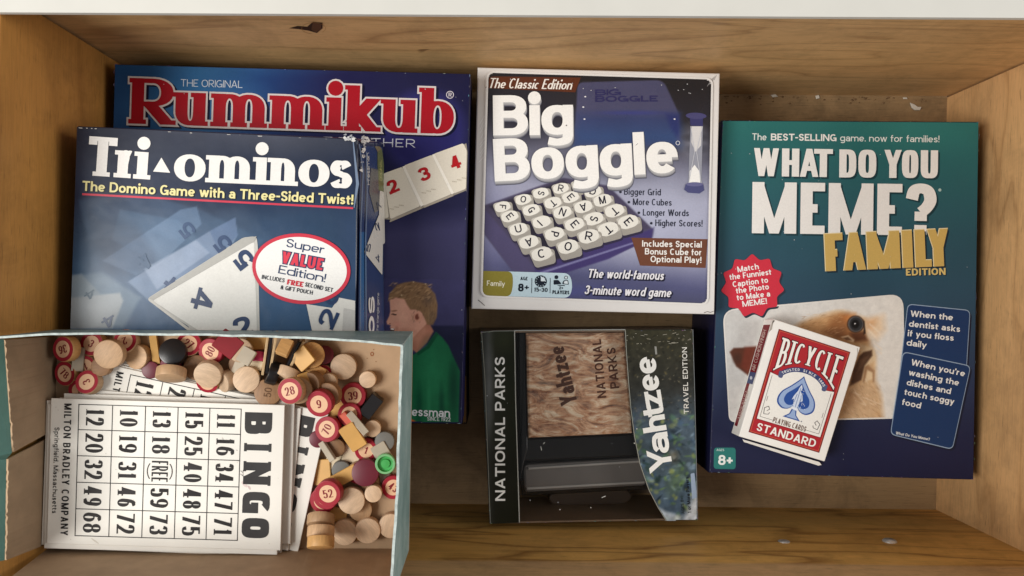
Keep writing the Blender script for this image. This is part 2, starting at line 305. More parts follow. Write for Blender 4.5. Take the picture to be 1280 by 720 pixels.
def glyph(ch, Wd, wv, wh, xh, desc, sq, serif, ts, grow, wd=None):
    """polygons of one letter: cap height 1, advance width Wd"""
    low = ch in 'abcdefghijklmnopqrstuvwxyz'; top = xh if low else 1.0
    polys = []; g = grow; wd = wd or wv * 1.02
    X = lambda x: wv / 2 + x * (Wd - wv)
    def Yc(y):
        if y < 0: return wh / 2 + y * desc
        if y <= 1: return wh / 2 + y * (top - wh)
        return top - wh / 2 + (y - 1) * (1 - xh)
    def Yo(y):
        if y < 0: return y * desc + wh / 2 * (1 + y)
        if y <= 1: return y * top
        return top + (y - 1) * (1 - xh)
    rect = lambda a, b, c, d: polys.append([(a - g, b - g), (c + g, b - g), (c + g, d + g), (a - g, d + g)])
    def ribbon(pts, closed=False):
        n = len(pts); Lp, Rp = [], []
        for i, p in enumerate(pts):
            a = pts[i - 1] if (i or closed) else p; c = pts[(i + 1) % n] if (i < n - 1 or closed) else p
            d = (c - a); d = d.normalized() if d.length > 1e-9 else Vector((1, 0))
            w = (wh + (wv - wh) * abs(d.y) ** 1.3) / 2 + g
            e = Vector((0, 0))
            if g and not closed: e = -d * g if i == 0 else (d * g if i == n - 1 else e)
            nn = Vector((-d.y, d.x)) * w; l_, r_ = p + nn + e, p - nn + e
            if i and (l_ - Lp[-1]).dot(d) < 0: l_ = Lp[-1]
            if i and (r_ - Rp[-1]).dot(d) < 0: r_ = Rp[-1]
            Lp.append(l_); Rp.append(r_)
        if closed: Lp.append(Lp[0]); Rp.append(Rp[0])
        polys.append(('strip', [tuple(q) for q in Lp], [tuple(q) for q in Rp]))
    for k, a in parse(G[ch][1]):
        if k == 'V': x = X(a[0]); rect(x - wv / 2, Yo(a[1]), x + wv / 2, Yo(a[2]))
        elif k == 'H':
            x0 = X(a[1]) - (wv / 2 if a[1] == 0 else 0); x1 = X(a[2]) + (wv / 2 if a[2] == 1 else 0)
            rect(x0, Yc(a[0]) - wh / 2, x1, Yc(a[0]) + wh / 2)
        elif k == 'D':
            x0, x1, y0, y1 = X(a[0]), X(a[2]), Yo(a[1]), Yo(a[3])
            if y0 > y1: x0, x1, y0, y1 = x1, x0, y1, y0
            s = (x1 - x0) / max(1e-6, y1 - y0); hw = wd / 2 * math.sqrt(1 + .35 * s * s)
            ge = g * math.sqrt(1 + s * s)
            polys.append([(x0 - hw - ge - s * g, y0 - g), (x0 + hw + ge - s * g, y0 - g), (x1 + hw + ge + s * g, y1 + g), (x1 - hw - ge + s * g, y1 + g)])
        elif k == 'B': r = wv * a[2] + g; polys.append([(X(a[0]) - wv / 2 - g, -g), (X(a[0]) + wv / 2 + g, -g), (X(a[0]) + wv / 2 + g, wh + g), (X(a[0]) - wv / 2 - g, wh + g)] if sq > 2.9 and a[1] < .3 else ellpts(X(a[0]), Yo(a[1]) if a[1] > .3 else r - g, r, r, 0, 16))
        elif k == 'E':
            cx, cy, rx, ry, a0, a1 = a; full = abs(a1 - a0) >= 360; n = 28 if full else max(8, int(abs(a1 - a0) / 13))
            mx, my = X(cx), Yc(cy); RX, RY = X(cx + rx) - mx, Yc(cy + ry) - my
            o_, i_ = ellpts(mx, my, RX + wv / 2 + g, RY + wh / 2 + g, 0, n, sq, a0, a1), ellpts(mx, my, max(.004, RX - wv / 2 - g), max(.004, RY - wh / 2 - g), 0, n, sq, a0, a1)
            if full: o_.append(o_[0]); i_.append(i_[0])
            polys.append(('strip', o_, i_))
        elif k == 'S': ribbon(catmull([(X(a[i]), Yc(a[i + 1])) for i in range(0, len(a), 2)]))
    if serif:
        for x, y, l, r in SERIF.get(ch, []):
            yo = Yo(y); xx = X(x)
            rect(xx - wv / 2 - l * serif, yo if y == 0 else yo - ts, xx + wv / 2 + r * serif, yo + ts if y == 0 else yo)
        if ch == 'T':
            for x in (0, 1): xx = X(x); rect(xx - wv * .3 if x else xx - wv / 2, 1 - ts * 1.9, xx + wv / 2 if x else xx + wv * .3, 1 - ts * .5)
        if ch == 'Z': rect(X(0) - wv * .42, 0, X(0) - wv * .05, xh * .34); rect(X(1) + wv * .0, xh * .66, X(1) + wv * .36, xh)
    return polys
def reach(ch, serif):
    if not serif: return 0, 0
    q = SERIF.get(ch, [])
    return max([l for x, y, l, r in q if x <= .5] + [0]) * serif, max([r for x, y, l, r in q if x >= .5] + [0]) * serif
def layout(s, sx, wv, gap, serif):
    x = 0; out = []
    for ch in s:
        if ch == ' ': x += .30 * sx + gap * .6; continue
        w = max(wv, G[ch][0] * sx); el, er = reach(ch, serif)
        out.append((ch, x + el, w)); x += w + gap + el + er
    return out, x - gap
def text(A, s, p0, p1, h, col, layer=1, wv=.16, wh=None, xh=.7, desc=.28, gap=.1, sq=2.2, serif=0, ts=.12, grow=0, slant=0, off=(0, 0), wd=None, fn=None, ext=None):
    """lettering on the baseline p0 > p1 (pixels), cap height h, squeezed or stretched to fill it"""
    wh = wh or wv * .9
    d = Vector(p1) - Vector(p0); L = d.length / h; ex = d.normalized(); ey = Vector((ex.y, -ex.x))
    lo, hi = .05, 6.0
    for _ in range(30):
        mid = (lo + hi) / 2
        if layout(s, mid, wv, gap, serif)[1] > L: hi = mid
        else: lo = mid
    p0 = Vector(p0) + Vector(off)
    lay = layout(s, lo, wv, gap, serif)[0]
    if ext: lay = [(ch, x0 / h + reach(ch, serif)[0], (x1 - x0) / h - sum(reach(ch, serif))) for ch, (x0, x1) in zip(s, ext)]
    for ch, x, w in lay:
        for pl in glyph(ch, w, wv, wh, xh, desc, sq, serif, ts, grow, wd):
            def mp(q):
                X, Y = x + q[0] + slant * q[1], q[1]
                if fn: return fn(X * h, Y * h)
                return tuple(p0 + ex * (X * h) + ey * (Y * h))
            if pl[0] == 'strip': A.strip([mp(q) for q in pl[1]], [mp(q) for q in pl[2]], col, layer)
            else: A.poly([mp(q) for q in pl], col, layer)

# ---- solid shapes
def prism(corners, z0, z1, bev=.0008, seg=2):        # verts/faces of a bevelled slab over an xy outline (counter-clockwise)
    pts = [Vector((c[0], c[1])) for c in corners]
    if sum(pts[i - 1].cross(pts[i]) for i in range(len(pts))) < 0: pts.reverse()
    n = len(pts)
    def inset(d):
        out = []
        for i in range(n):
            p, a, c = pts[i], pts[i - 1], pts[(i + 1) % n]
            d1 = (p - a).normalized(); d2 = (c - p).normalized(); n1 = Vector((-d1.y, d1.x)); n2 = Vector((-d2.y, d2.x))
            m = (n1 + n2); m = m / max(.3, m.dot(n1)) ; out.append(p + m * d)
        return out
    rows = [(z0, 0)]
    for i in range(seg + 1):
        a = math.pi / 2 * i / seg; rows.append((z1 - bev + bev * math.sin(a), bev * (1 - math.cos(a))))
    vs, fs = [], []
    for z, d in rows: vs += [(q.x, q.y, z) for q in inset(d)]
    for r in range(len(rows) - 1):
        for i in range(n):
            j = (i + 1) % n; fs.append((r * n + i, r * n + j, (r + 1) * n + j, (r + 1) * n + i))
    fs.append(tuple(range((len(rows) - 1) * n, len(rows) * n))); fs.append(tuple(reversed(range(n))))
    return vs, fs
def loc(vs, root): return [Vector(v) - root.location for v in vs]
def slab(name, px, z0, z1, mat, root, bev=.0008, at=None):   # px outline measured at height `at` (default z1)
    cs = [P(u, v, z1 if at is None else at) for u, v in px]
    vs, fs = prism(cs, z0, z1, bev)
    return mesh_obj(name, loc(vs, root) if root else vs, fs, mat, root)
def hexa(name, bot, top, mat, root, mats=None, mi=None):   # 4 bottom + 4 top points
    vs = [Vector(p) for p in list(bot) + list(top)]
    fs = [(3, 2, 1, 0), (4, 5, 6, 7), (0, 1, 5, 4), (1, 2, 6, 5), (2, 3, 7, 6), (3, 0, 4, 7)]
    return mesh_obj(name, loc(vs, root) if root else vs, fs, mat, root, mats=mats, mi=mi)
def on(root, z):                                   # art mapping: pixel outline > the surface at height z
    return lambda u, v, l: P(u, v, z) + Vector((0, 0, l)) - root.location
def lathe(name, prof, mat, parent=None, n=36, mats=None, midx=None, smooth=True):
    vs, fs, mi = [], [], []
    for r, z in prof:
        for i in range(n): a = 2 * math.pi * i / n; vs.append((r * math.cos(a), r * math.sin(a), z))
    for k in range(len(prof) - 1):
        for i in range(n):
            j = (i + 1) % n; fs.append((k * n + i, k * n + j, (k + 1) * n + j, (k + 1) * n + i)); mi.append(midx[k] if midx else 0)
    o = mesh_obj(name, vs, fs, mat, parent, mats=mats, mi=mi)
    if smooth:
        o.data.polygons.foreach_set('use_smooth', [True] * len(o.data.polygons))
        try: o.data.set_sharp_from_angle(angle=math.radians(40))
        except Exception: pass
    return o

def bev_hexa(name, bot, top, mat, root, w=.0012, seg=2):
    bm = bmesh.new(); vs = [bm.verts.new(p) for p in loc(list(bot) + list(top), root)]
    for f in [(3, 2, 1, 0), (4, 5, 6, 7), (0, 1, 5, 4), (1, 2, 6, 5), (2, 3, 7, 6), (3, 0, 4, 7)]: bm.faces.new([vs[i] for i in f])
    bmesh.ops.recalc_face_normals(bm, faces=bm.faces)
    bmesh.ops.bevel(bm, geom=list(bm.edges), offset=w, segments=seg, affect='EDGES', profile=.5)
    m = bpy.data.meshes.new(name); bm.to_mesh(m); bm.free(); m.materials.append(mat)
    return link(bpy.data.objects.new(name, m), root)
def onplane(root, p0, n):                           # pixel outline > a slanted surface
    n = n.normalized(); o = Vector((0, 0, H))
    def fn(u, v, l):
        d = P(u, v, 0) - o; t = (p0 - o).dot(n) / d.dot(n); return o + d * t + n * l - root.location
    return fn

# ------------------------------------------------------------------ the drawer and the cabinet rail above it
BR, FR = P(1184, 120, 0), P(1170, 637, 0)
BL, FL = Vector((-.277, .1735, 0)), Vector((-.281, -.1705, 0))
DT = .218
drawer = empty('drawer_tray', (.045, 0, 0), 'old pine drawer holding all the boxed games', 'drawer')
W_back = wood('pine_back', 'X', (234, 190, 132), (150, 106, 62), 1, 9, .55)
W_front = wood('pine_front', 'X', (240, 190, 106), (140, 94, 40), 5, 9, .8, band=(.150, (212, 176, 132)))
W_left = wood('pine_left', 'Y', (196, 140, 72), (136, 90, 40), 9, 6, .45)  # orange pine, darkened to carry the shade on this wall
W_right = wood('pine_right', 'Y', (224, 178, 124), (160, 116, 70), 14, 7, .5)  # paler pine: the light on this wall is put into its colour
W_floor = wood('plywood_floor', 'X', (158, 130, 94), (124, 96, 64), 21, 4, .25, dirt=.4)
def wall(name, a, b, out, z0, z1, mat):
    q = [a, b, b + out, a + out]
    return hexa(name, [p + Vector((0, 0, z0)) for p in q], [p + Vector((0, 0, z1)) for p in q], mat, drawer)
hexa('bottom_panel', [p + Vector((0, 0, -.008)) for p in (FL, FR, BR, BL)], [FL, FR, BR, BL], W_floor, drawer)
ex = (BR - BL).normalized()
wall('back_panel', BL - ex * .014, BR + ex * .014, Vector((0, .014, 0)), -.008, DT, W_back)
wall('front_panel', FL - ex * .014, FR + ex * .014, Vector((0, -.014, 0)), -.008, DT, W_front)
gap = Vector((0, -.0013, 0))
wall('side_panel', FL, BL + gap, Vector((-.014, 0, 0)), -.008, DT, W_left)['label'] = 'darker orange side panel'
wall('side_panel', FR, BR + gap, Vector((.014, 0, 0)), -.008, DT, W_right)['label'] = 'paler side panel, light put into its wood colour'
# knot, split and scraped fibres of the back board
def onback(u, v, l):
    k = (BR - BL); n = Vector((k.y, -k.x, 0)).normalized(); o = Vector((0, 0, H)); d = P(u, v, 0) - o
    t = (BL - o).dot(n) / d.dot(n); return o + d * t + n * (l + 2e-4) - drawer.location
a = Art()
a.poly([(361, 35), (372, 32), (384, 33), (391, 27), (403, 28), (403, 35), (396, 41), (386, 38), (373, 36)], (58, 38, 24))
a.poly([(391, 28), (401, 29), (402, 35), (395, 40), (389, 36)], (92, 62, 40), 1)
for k in range(1):
    pts = ellpts(392 - k * 2, 35, 15 + k * 8, 7 + k * 3.2, 0, 26, 2, 100, 400); a.line(pts, .4, (170, 124, 76))
M_MARK = printed('wood_marks', .7, 0, 0, .2)
a.build('knot', onback, M_MARK, drawer)
a = Art()
for q in ([(705, 17), (712, 20), (717, 25)], [(708, 19), (714, 21)]): a.line(q, .8, (224, 196, 160))
for q in ([(1118, 21), (1128, 18), (1132, 14)], [(970, 15), (978, 11)], [(1105, 20), (1122, 19)]): a.line(q, .9, (96, 62, 36))
a.build('scratch_speck', onback, M_MARK, drawer)

rail_y = P(0, 18, .222).y
rl, rr_ = P(-60, 15, .222), P(1400, 23, .222)
M_WHITE = plain('white_paint', (210, 208, 200), .45, .4, .03, 25, .05)
rail = hexa('cabinet_rail', [p + Vector((0, 0, -.0033)) for p in (rl, rr_, rr_ + Vector((0, .05, 0)), rl + Vector((0, .05, 0)))],
            [p for p in (rl, rr_, rr_ + Vector((0, .05, 0)), rl + Vector((0, .05, 0)))], M_WHITE, None)
tag(rail, 'white painted cabinet rail along the top of the drawer', 'cabinet rail')

# screws on the front board, flakes on the floor
M_STEEL = plain('zinc_steel', (206, 206, 204), .35, .6, .2, 300, 0, 0, .55)
M_SLOT = plain('screw_slot', (30, 28, 26), .7)
def onfront(u, v):
    k = (FR - FL); n = Vector((-k.y, k.x, 0)).normalized(); o = Vector((0, 0, H)); d = P(u, v, 0) - o
    return o + d * ((FL - o).dot(n) / d.dot(n)), n
for (u, v, s, up, lb) in ((980, 677, .0042, .5, 'small flat screw tip poking through front board'), (1112, 677, .0050, 1.0, 'larger raised screw end beside splintered wood')):
    p, n = onfront(u, v)
    o = lathe('screw', [(s, 0), (s, .0006 * up), (s * .8, .0016 * up), (s * .45, .0022 * up), (1e-5, .0023 * up)], M_STEEL, None, 22)
    o.location = p; o.rotation_euler = n.to_track_quat('Z', 'Y').to_euler(); tag(o, lb, 'screw', 'screws in the front board')
    mesh_obj('slot', [(-s * .7, -s * .09, .0024), (s * .7, -s * .09, .0024), (s * .7, s * .09, .0026), (-s * .7, s * .09, .0026)], [(0, 1, 2, 3)], M_SLOT, o)
M_FLAKE = plain('paint_flake', (206, 200, 188), .7)
def flake(pts, h, lb):
    vs, fs = prism([P(u, v, 0) for u, v in pts], .0004, .0004 + h, .0002, 1)
    c = P(*pts[0], .0004); o = mesh_obj('paint_flake', [Vector(q) - c for q in vs], fs, M_FLAKE); o.location = c
    tag(o, lb, 'flake', 'white flakes on the drawer floor')
flake([(1137, 129), (1142, 131), (1146, 134), (1151, 134), (1149, 138), (1143, 138), (1139, 135)], .0012, 'curved white paint flake above the teal game box')
flake([(1019, 120), (1023, 119), (1024, 123), (1020, 124)], .001, 'tiny white crumb by the back board')
flake([(963, 119), (969, 118), (972, 121), (966, 122)], .0008, 'small pale paint chip by the back board near the white box')
flake([(1128, 122), (1133, 122), (1134, 124), (1129, 124)], .0005, 'palest thin sliver left of the curved flake')

# dusty crumbs along the back of the drawer floor: too small to count
rng = random.Random(21); vs, fs = [], []
for i in range(70):
    u = rng.uniform(905, 1165) if i % 3 else rng.uniform(905, 1010); c = P(u, 118 + (u - 905) * .014 + abs(rng.gauss(0, 4.5)) + 1, .0004); r0 = rng.uniform(.0002, .0011); k = len(vs)
    for t in range(5): vs.append(c + Vector((r0 * rng.uniform(.6, 1.6) * math.cos(t * 1.26), r0 * rng.uniform(.5, 1) * math.sin(t * 1.26), 0)))
    vs.append(c + Vector((0, 0, r0 * .7))); fs += [(k + t, k + (t + 1) % 5, k + 5) for t in range(5)]
o = mesh_obj('dust', vs, fs, plain('brown_dust', (120, 94, 68), .9, .1, .3, 800)); o['kind'] = 'stuff'; o['label'] = 'brown dust and crumbs along the back of the drawer floor'; o['category'] = 'dust'

def edgewear(root, c, z, n, seed, col=(150, 160, 182), mx=2.6, top=False):
    """rubbed specks along the lid edges, thickest at the corners"""
    a = Art(); rng = random.Random(seed)
    for i in range(n):
        k = rng.randrange(4); f = rng.choice([rng.random(), rng.betavariate(.3, .3)]); A, B = Vector(c[k]), Vector(c[(k + 1) % 4]); d = (B - A).normalized(); ctr = sum((Vector(q) for q in c), Vector((0, 0))) / 4
        p = A.lerp(B, min(.995, max(.005, f))); p += (ctr - p).normalized() * rng.uniform(1.2, 1.9); L = rng.uniform(.5, mx); w = rng.uniform(.25, .6); nn = Vector((-d.y, d.x))
        a.poly([tuple(p - d * L), tuple(p + nn * w * .6), tuple(p + d * L * rng.uniform(.4, 1)), tuple(p - nn * w)], tuple(int(q * rng.uniform(.6, 1.05)) for q in col), 9)
    for i in range(n // 3):
        s_, t_ = rng.random(), rng.random(); A = Vector(c[0]).lerp(Vector(c[1]), s_); B = Vector(c[3]).lerp(Vector(c[2]), s_); p = A.lerp(B, t_); r_ = rng.uniform(.3, .75)
        a.ell(p.x, p.y, r_, r_ * .8, (190, 192, 196), 9, 0, 6)
    a.build('wear_speck', on(root, z + 1e-4), M_PAPER, root)

# ------------------------------------------------------------------ hidden dark box under the blue one
B0 = empty('game_box', P(380, 350, 0), 'dark brown box beneath the blue tile game, only its right edge showing', 'game box')
zt = .058
slab('box', [(170, 110), (584, 104), (583.5, 530), (160, 528)], .0005, zt, plain('dark_card', (26, 20, 17), .6, .25, .15), B0)
a = Art(); a.poly([(579, 470), (583, 470), (582.8, 528), (579, 528)], (96, 68, 34)); a.build('ochre_strip', on(B0, zt + 1e-4), M_SATIN, B0)

# ------------------------------------------------------------------ blue tile-game box
zt = .105
RB = empty('game_box', P(365, 305, .06), 'large dark blue game box with outlined red title and boy in green', 'game box', 'boxed games')
RO = [(143, 80), (588, 92), (577, 530), (131, 524)]
M_NAVY = plain('navy_card', (26, 27, 66), .45, .2, .1)
slab('lid', RO, .0595, zt, M_NAVY, RB, .001)
r = Ras(140, 76, 592, 534, 2.4, (30, 36, 90)).quad([(144, 81), (587, 93), (576.2, 529), (132, 523)])
r.grad((150, 150), (560, 210), [(0, (32, 72, 118)), (.22, (38, 86, 132)), (.45, (26, 52, 102)), (.62, (30, 31, 72)), (1, (29, 29, 62))])
r.ell(250, 130, 110, 46, (66, 128, 176), .5, .9); r.ell(530, 165, 60, 60, (60, 58, 140), .55, .3); r.ell(530, 165, 48, 48, (36, 34, 92), .8, .2)
r.ell(300, 70, 200, 30, (70, 130, 170), .35, .9)  # bluish sheen along the back edge, painted into the ink
r.poly([(470, 280), (592, 270), (592, 440), (470, 440)], (66, 64, 100), .75, 30)  # greyish reflection painted into the print, cut off sharply at the front
r.poly([(470, 440), (592, 440), (592, 540), (470, 540)], (34, 34, 66), .9, 6)
r.noise(40, .06)
r.build('lid_print', on(RB, zt + 1e-4), M_GLOSS, RB)
a = Art()
TB0, TB1 = (160.5, 154.5), (566, 168)
REX = [(160.6, 220), (215.5, 260), (263, 334), (336, 406), (408, 428.5), (430, 476), (475, 522), (522.5, 567)]
K = dict(h=57, xh=.72, wv=.27, wh=.10, serif=.06, ts=.10, gap=.035, sq=2.2, wd=.29, ext=[(p - 160.6, q - 160.6) for p, q in REX])
def rum(dx, dy, col, layer, grow):
    u = (Vector(TB1) - Vector(TB0)).normalized()
    text(a, 'Rummikub', (TB0[0] + dx, TB0[1] + dy), (TB1[0] + dx, TB1[1] + dy), col=col, layer=layer, grow=grow, **K)
rum(3, 2, (14, 16, 44), 1, .04); rum(0, 0, (206, 198, 196), 2, .04); rum(0, 0, (160, 20, 34), 3, 0)
a.build('title_lettering', on(RB, zt + 1e-4), M_GLOSS, RB)
a = Art()
text(a, 'THE ORIGINAL', (226, 108), (303, 110), 9, (196, 204, 214), 1, .10)
a.build('upper_line', on(RB, zt + 1e-4), M_GLOSS, RB); a = Art()
text(a, 'TOGETHER', (404, 181.5), (519, 184.5), 10.5, (200, 202, 214), 1, .12, gap=.3)
a.build('lower_line', on(RB, zt + 1e-4), M_GLOSS, RB); a = Art()
a.line(ellpts(562.5, 118.5, 4.4, 4.4, 0, 20), .9, (206, 200, 206), 1, True); text(a, 'R', (560.7, 121), (564.8, 121), 5, (206, 200, 206), 2, .18)
a.build('registered_mark', on(RB, zt + 1e-4), M_GLOSS, RB)
# printed playing tiles 1 2 3 4
a = Art()
a.poly([(446, 246), (583, 179), (584.5, 191), (583, 238), (492, 275), (455, 272)], (150, 142, 130), 1)
for q in ([(452, 214), (480, 216), (486, 272), (462, 277)], [(479.5, 217), (503, 208.5), (525.5, 257.5), (488, 274)], [(505, 207), (540, 193.5), (564.5, 242.5), (529, 257.5)], [(542, 192.5), (579, 179), (583.5, 188), (582.5, 236), (567, 242)]):
    a.poly(rounded(q, 2.5), (226, 218, 202), 2)
for q in ([(503, 208.5), (506, 207.5), (529.5, 256.5), (526, 258.5)], [(540, 193.7), (543, 192.5), (567.5, 241.5), (564.5, 243)]): a.poly(q, (244, 238, 226), 3)
for q in ([(488, 274), (526, 258.5), (527, 261), (487, 278)], [(529, 257.5), (566, 242.5), (567, 245), (530, 260)]): a.poly(q, (168, 158, 144), 3)
for s, p, q in (('2', (488, 243.5), (500.5, 238)), ('3', (527, 228), (540, 222.5)), ('4', (566, 213), (578, 208.5))):
    text(a, s, p, q, 16.5, (178, 30, 38), 4, .26, .2)
for i in range(9):
    for cx, cy in ((536, 243), (496, 263), (574, 229)): a.ell(cx - 8 + i * 2, cy - i * .75 - 2 + (i % 3), .8, .7, (196, 186, 168), 4, 0, 8)
a.build('printed_tiles', on(RB, zt + 1.2e-4), M_GLOSS, RB)
edgewear(RB, RO, zt, 60, 3)
# printed boy in a green shirt
r = Ras(474, 346, 584, 532, .9, (48, 47, 84))
r.grad((520, 350), (520, 440), [(0, (58, 56, 94)), (1, (54, 53, 88))]); r.poly([(474, 441), (584, 441), (584, 540), (474, 540)], (34, 35, 66), 1, 3)  # backdrop carries on the painted reflection and its front edge
G0 = (24, 92, 62)
r.poly([(536, 407), (584, 407), (584, 540), (520, 540)], (30, 31, 58), 1, 3)
shirt = [(521, 441), (534, 432), (545, 415), (553, 422), (560.5, 431.7), (567, 447), (575, 464), (573, 532), (490, 532), (500, 452)]
sk = (206, 152, 130)
r.poly([(512, 405), (536, 402), (542, 414), (534, 428), (521, 441), (512, 434)], (164, 110, 90), 1, 2); r.poly([(516, 422), (530, 406), (534, 414), (522, 434)], (190, 136, 112), .7, 6)
face = [(487, 375), (488, 389), (486.5, 395), (483.2, 402), (484, 405.3), (488.6, 406.5), (487.6, 409), (489.5, 411.5), (488.3, 416), (490, 418), (492, 420.5), (498, 423), (516, 422.5), (526, 412), (534, 404), (530, 384), (510, 366), (494, 366)]
r.poly(face, sk, 1, 1.5); r.ell(503, 396, 13, 18, (216, 166, 142), .6, .9); r.ell(500, 381, 11, 8, (214, 166, 142), .5, .9); r.ell(508, 415, 16, 7, (158, 106, 86), .55, .9); r.ell(497, 405, 6, 6, (210, 140, 122), .5, .9)
r.poly(shirt, (26, 98, 64), 1, 1.8); r.ell(540, 470, 24, 56, (40, 126, 84), .7, .8); r.ell(567, 486, 9, 50, (12, 58, 44), .7, .8); r.ell(524, 508, 6, 40, (14, 68, 48), .7, .8); r.ell(552, 510, 5, 38, (12, 62, 46), .7, .8); r.ell(536, 500, 4, 36, (46, 132, 90), .6, .8)
r.poly([(521, 441), (534, 432), (545, 415), (548, 418), (537, 435), (522, 445)], (16, 74, 50), .9, 1.2)
hair = [(485.2, 377), (486.5, 367.5), (496, 356), (506, 353), (516, 351.5), (532, 354.5), (544, 367.5), (547, 381), (546, 396.5), (541, 406), (534, 406), (529.5, 395), (525, 389), (519, 387), (513, 387), (509, 381), (505.6, 374), (495, 372), (488, 374.5)]
r.poly(hair, (128, 98, 70), 1, 2); r.ell(536, 374, 10, 12, (76, 62, 56), .6, .9, 30); r.ell(540, 396, 6, 14, (104, 84, 66), .7, .9)
rng = random.Random(4)
for i in range(120):
    x, y = rng.uniform(487, 540), rng.uniform(353, 374); r.ell(x, y, 3.6, .9, (176, 142, 104) if i % 2 else (88, 64, 46), .55, .8, rng.uniform(-50, 0))
for i in range(70): r.ell(rng.uniform(514, 545), rng.uniform(372, 402), .9, 3, (156, 124, 92) if i % 2 else (84, 64, 48), .45, .8, rng.uniform(-5, 30))
for x, y in ((517, 352.5), (532, 355), (502, 369)): r.ell(x, y, 1.4, 1, (206, 180, 144), .9, .6)
r.ell(523, 396, 6, 7.4, (208, 150, 126), 1, .2, 10); r.ell(521.6, 396, 3.4, 4.6, (120, 68, 54), .95, .4, 10); r.ell(525, 394, 3, 4, (214, 158, 134), .8, .5)
r.ell(492.5, 393, 4.2, 1.1, (70, 48, 40), 1, .3, 6); r.ell(493, 388.5, 5, 1.2, (120, 84, 60), .8, .5, -4); r.ell(487.5, 404.6, 1.6, .9, (112, 64, 54), .9, .5)
r.poly([(487.6, 410.2), (493.5, 410.8), (492, 416), (488.5, 416.5)], (52, 22, 24), 1, .9); r.poly([(488.2, 410.4), (493, 411), (492.5, 412.4), (488.6, 412)], (238, 228, 218), 1, .7); r.ell(496, 411, 3, 5, (160, 104, 84), .5, .8)
r.ell(506, 529, 16, 7, (196, 92, 40), 1, .2)
r.noise(9, .07, 3)
r.build('printed_boy', on(RB, zt + 1e-4), M_GLOSS, RB, [(475, 347), (581, 350), (576, 528), (475, 526)], 3)
a = Art()
text(a, 'Pressman', (501, 519), (562.5, 521.5), 11, (214, 218, 220), 5, .16, gap=.07)
a.build('maker_name', on(RB, zt + 1e-4), M_GLOSS, RB); a = Art()
text(a, 'SINCE 1922', (534, 525.5), (563, 526.6), 5, (206, 212, 212), 5, .15)
a.build('founding_line', on(RB, zt + 1e-4), M_GLOSS, RB)

# ------------------------------------------------------------------ worn domino-game box lying on the blue box
zt, zb = .167, .1058
TR = empty('game_box', P(270, 380, zb), 'worn navy triangular domino game box with white title and oval sticker', 'game box', 'boxed games')
to = [(95, 157), (447, 173), (444, 602), (81, 596)]
top = [P(u, v, zt) for u, v in to]
br0, br1 = P(480, 178, zb), P(482, 600, zb)
bot = [Vector((top[0].x, top[0].y, zb)), br0, Vector((br1.x, top[2].y, zb)), Vector((top[3].x, top[3].y, zb))]
order = (3, 2, 1, 0)
bev_hexa('lid', [bot[i] for i in order], [top[i] for i in order], plain('blue_black_card', (30, 38, 62), .3, .5, .15, 30, .1, .4), TR, .0014, 3)
r = Ras(80, 154, 450, 470, 1.7, (40, 60, 90)).quad([(96.5, 158.5), (446, 174.5), (443.5, 466), (86, 466)])
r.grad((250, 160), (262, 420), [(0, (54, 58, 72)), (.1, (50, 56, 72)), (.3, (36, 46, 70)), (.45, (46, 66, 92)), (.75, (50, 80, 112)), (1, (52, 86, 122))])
r.ell(340, 165, 150, 34, (92, 94, 106), .55, .9, 3); r.ell(130, 175, 70, 40, (26, 30, 46), .6, .9); r.ell(440, 320, 30, 120, (44, 60, 92), .5, .9)  # first ellipse paints a greyish sheen across the back of the lid
r.ell(110, 330, 30, 110, (74, 104, 130), .4, .9, 4)  # faded left side: sheen painted into the print
T = (150, 172, 196)
r.poly([(92, 330), (300, 258), (340, 300), (190, 420)], T, .10, 14)
r.poly([(98, 250), (170, 240), (250, 262), (330, 300), (300, 330), (190, 290), (110, 300)], (76, 104, 134), .35, 4)
r.poly([(150, 262), (222, 275), (262, 312), (214, 336), (140, 300)], (90, 120, 150), .35, 2.5)
r.poly([(128, 326), (226, 262), (246, 258), (252, 280), (200, 330), (170, 344)], (118, 142, 172), .5, 1.6)
r.poly([(112, 268), (130, 340), (212, 345), (170, 280)], (34, 54, 80), .35, 12)
r.poly([(160, 352), (262, 289), (294, 272), (297, 294), (254, 372), (196, 385)], (150, 164, 190), .55, 1.5)
r.poly([(262, 289), (294, 272), (297, 294), (275, 318)], (80, 104, 140), .6, 1.5)
r.poly([(180, 336), (245, 300), (262, 316), (196, 362)], (166, 178, 200), .5, 1.8)
r.poly([(84, 346), (128, 340), (176, 372), (154, 410), (84, 408)], (112, 132, 150), .75, 5)
r.poly([(84, 372), (150, 366), (154, 376), (148, 392), (140, 410), (84, 412)], (168, 172, 174), .8, 3)
r.poly([(84, 345), (102, 342), (126, 368), (84, 374)], (140, 152, 160), .7, 3)
r.noise(14, .04, 6); r.noise(70, .12, 8)
r.build('lid_print', on(TR, zt + 1e-4), M_WRAP, TR)
a = Art()
KT = dict(wv=.27, wh=.105, xh=.69, serif=.085, ts=.11, gap=.02, sq=2.15, wd=.28)
text(a, 'Tri', (107, 219), (186.5, 224.5), 49, (236, 233, 228), 2, ext=[(-2.5, 41.5), (35, 61.5), (60.5, 80)], **KT)
a.poly([(202, 197), (213, 216), (191.5, 214.5)], (236, 233, 228), 2)
text(a, 'ominos', (216.5, 226), (439, 235.5), 49, (236, 233, 228), 2, ext=[(.5, 40), (40, 99.5), (99, 120), (117, 156), (156, 195), (195, 224)], **KT)
a.build('title_lettering', on(TR, zt + 1e-4), M_WRAP, TR)
a = Art()
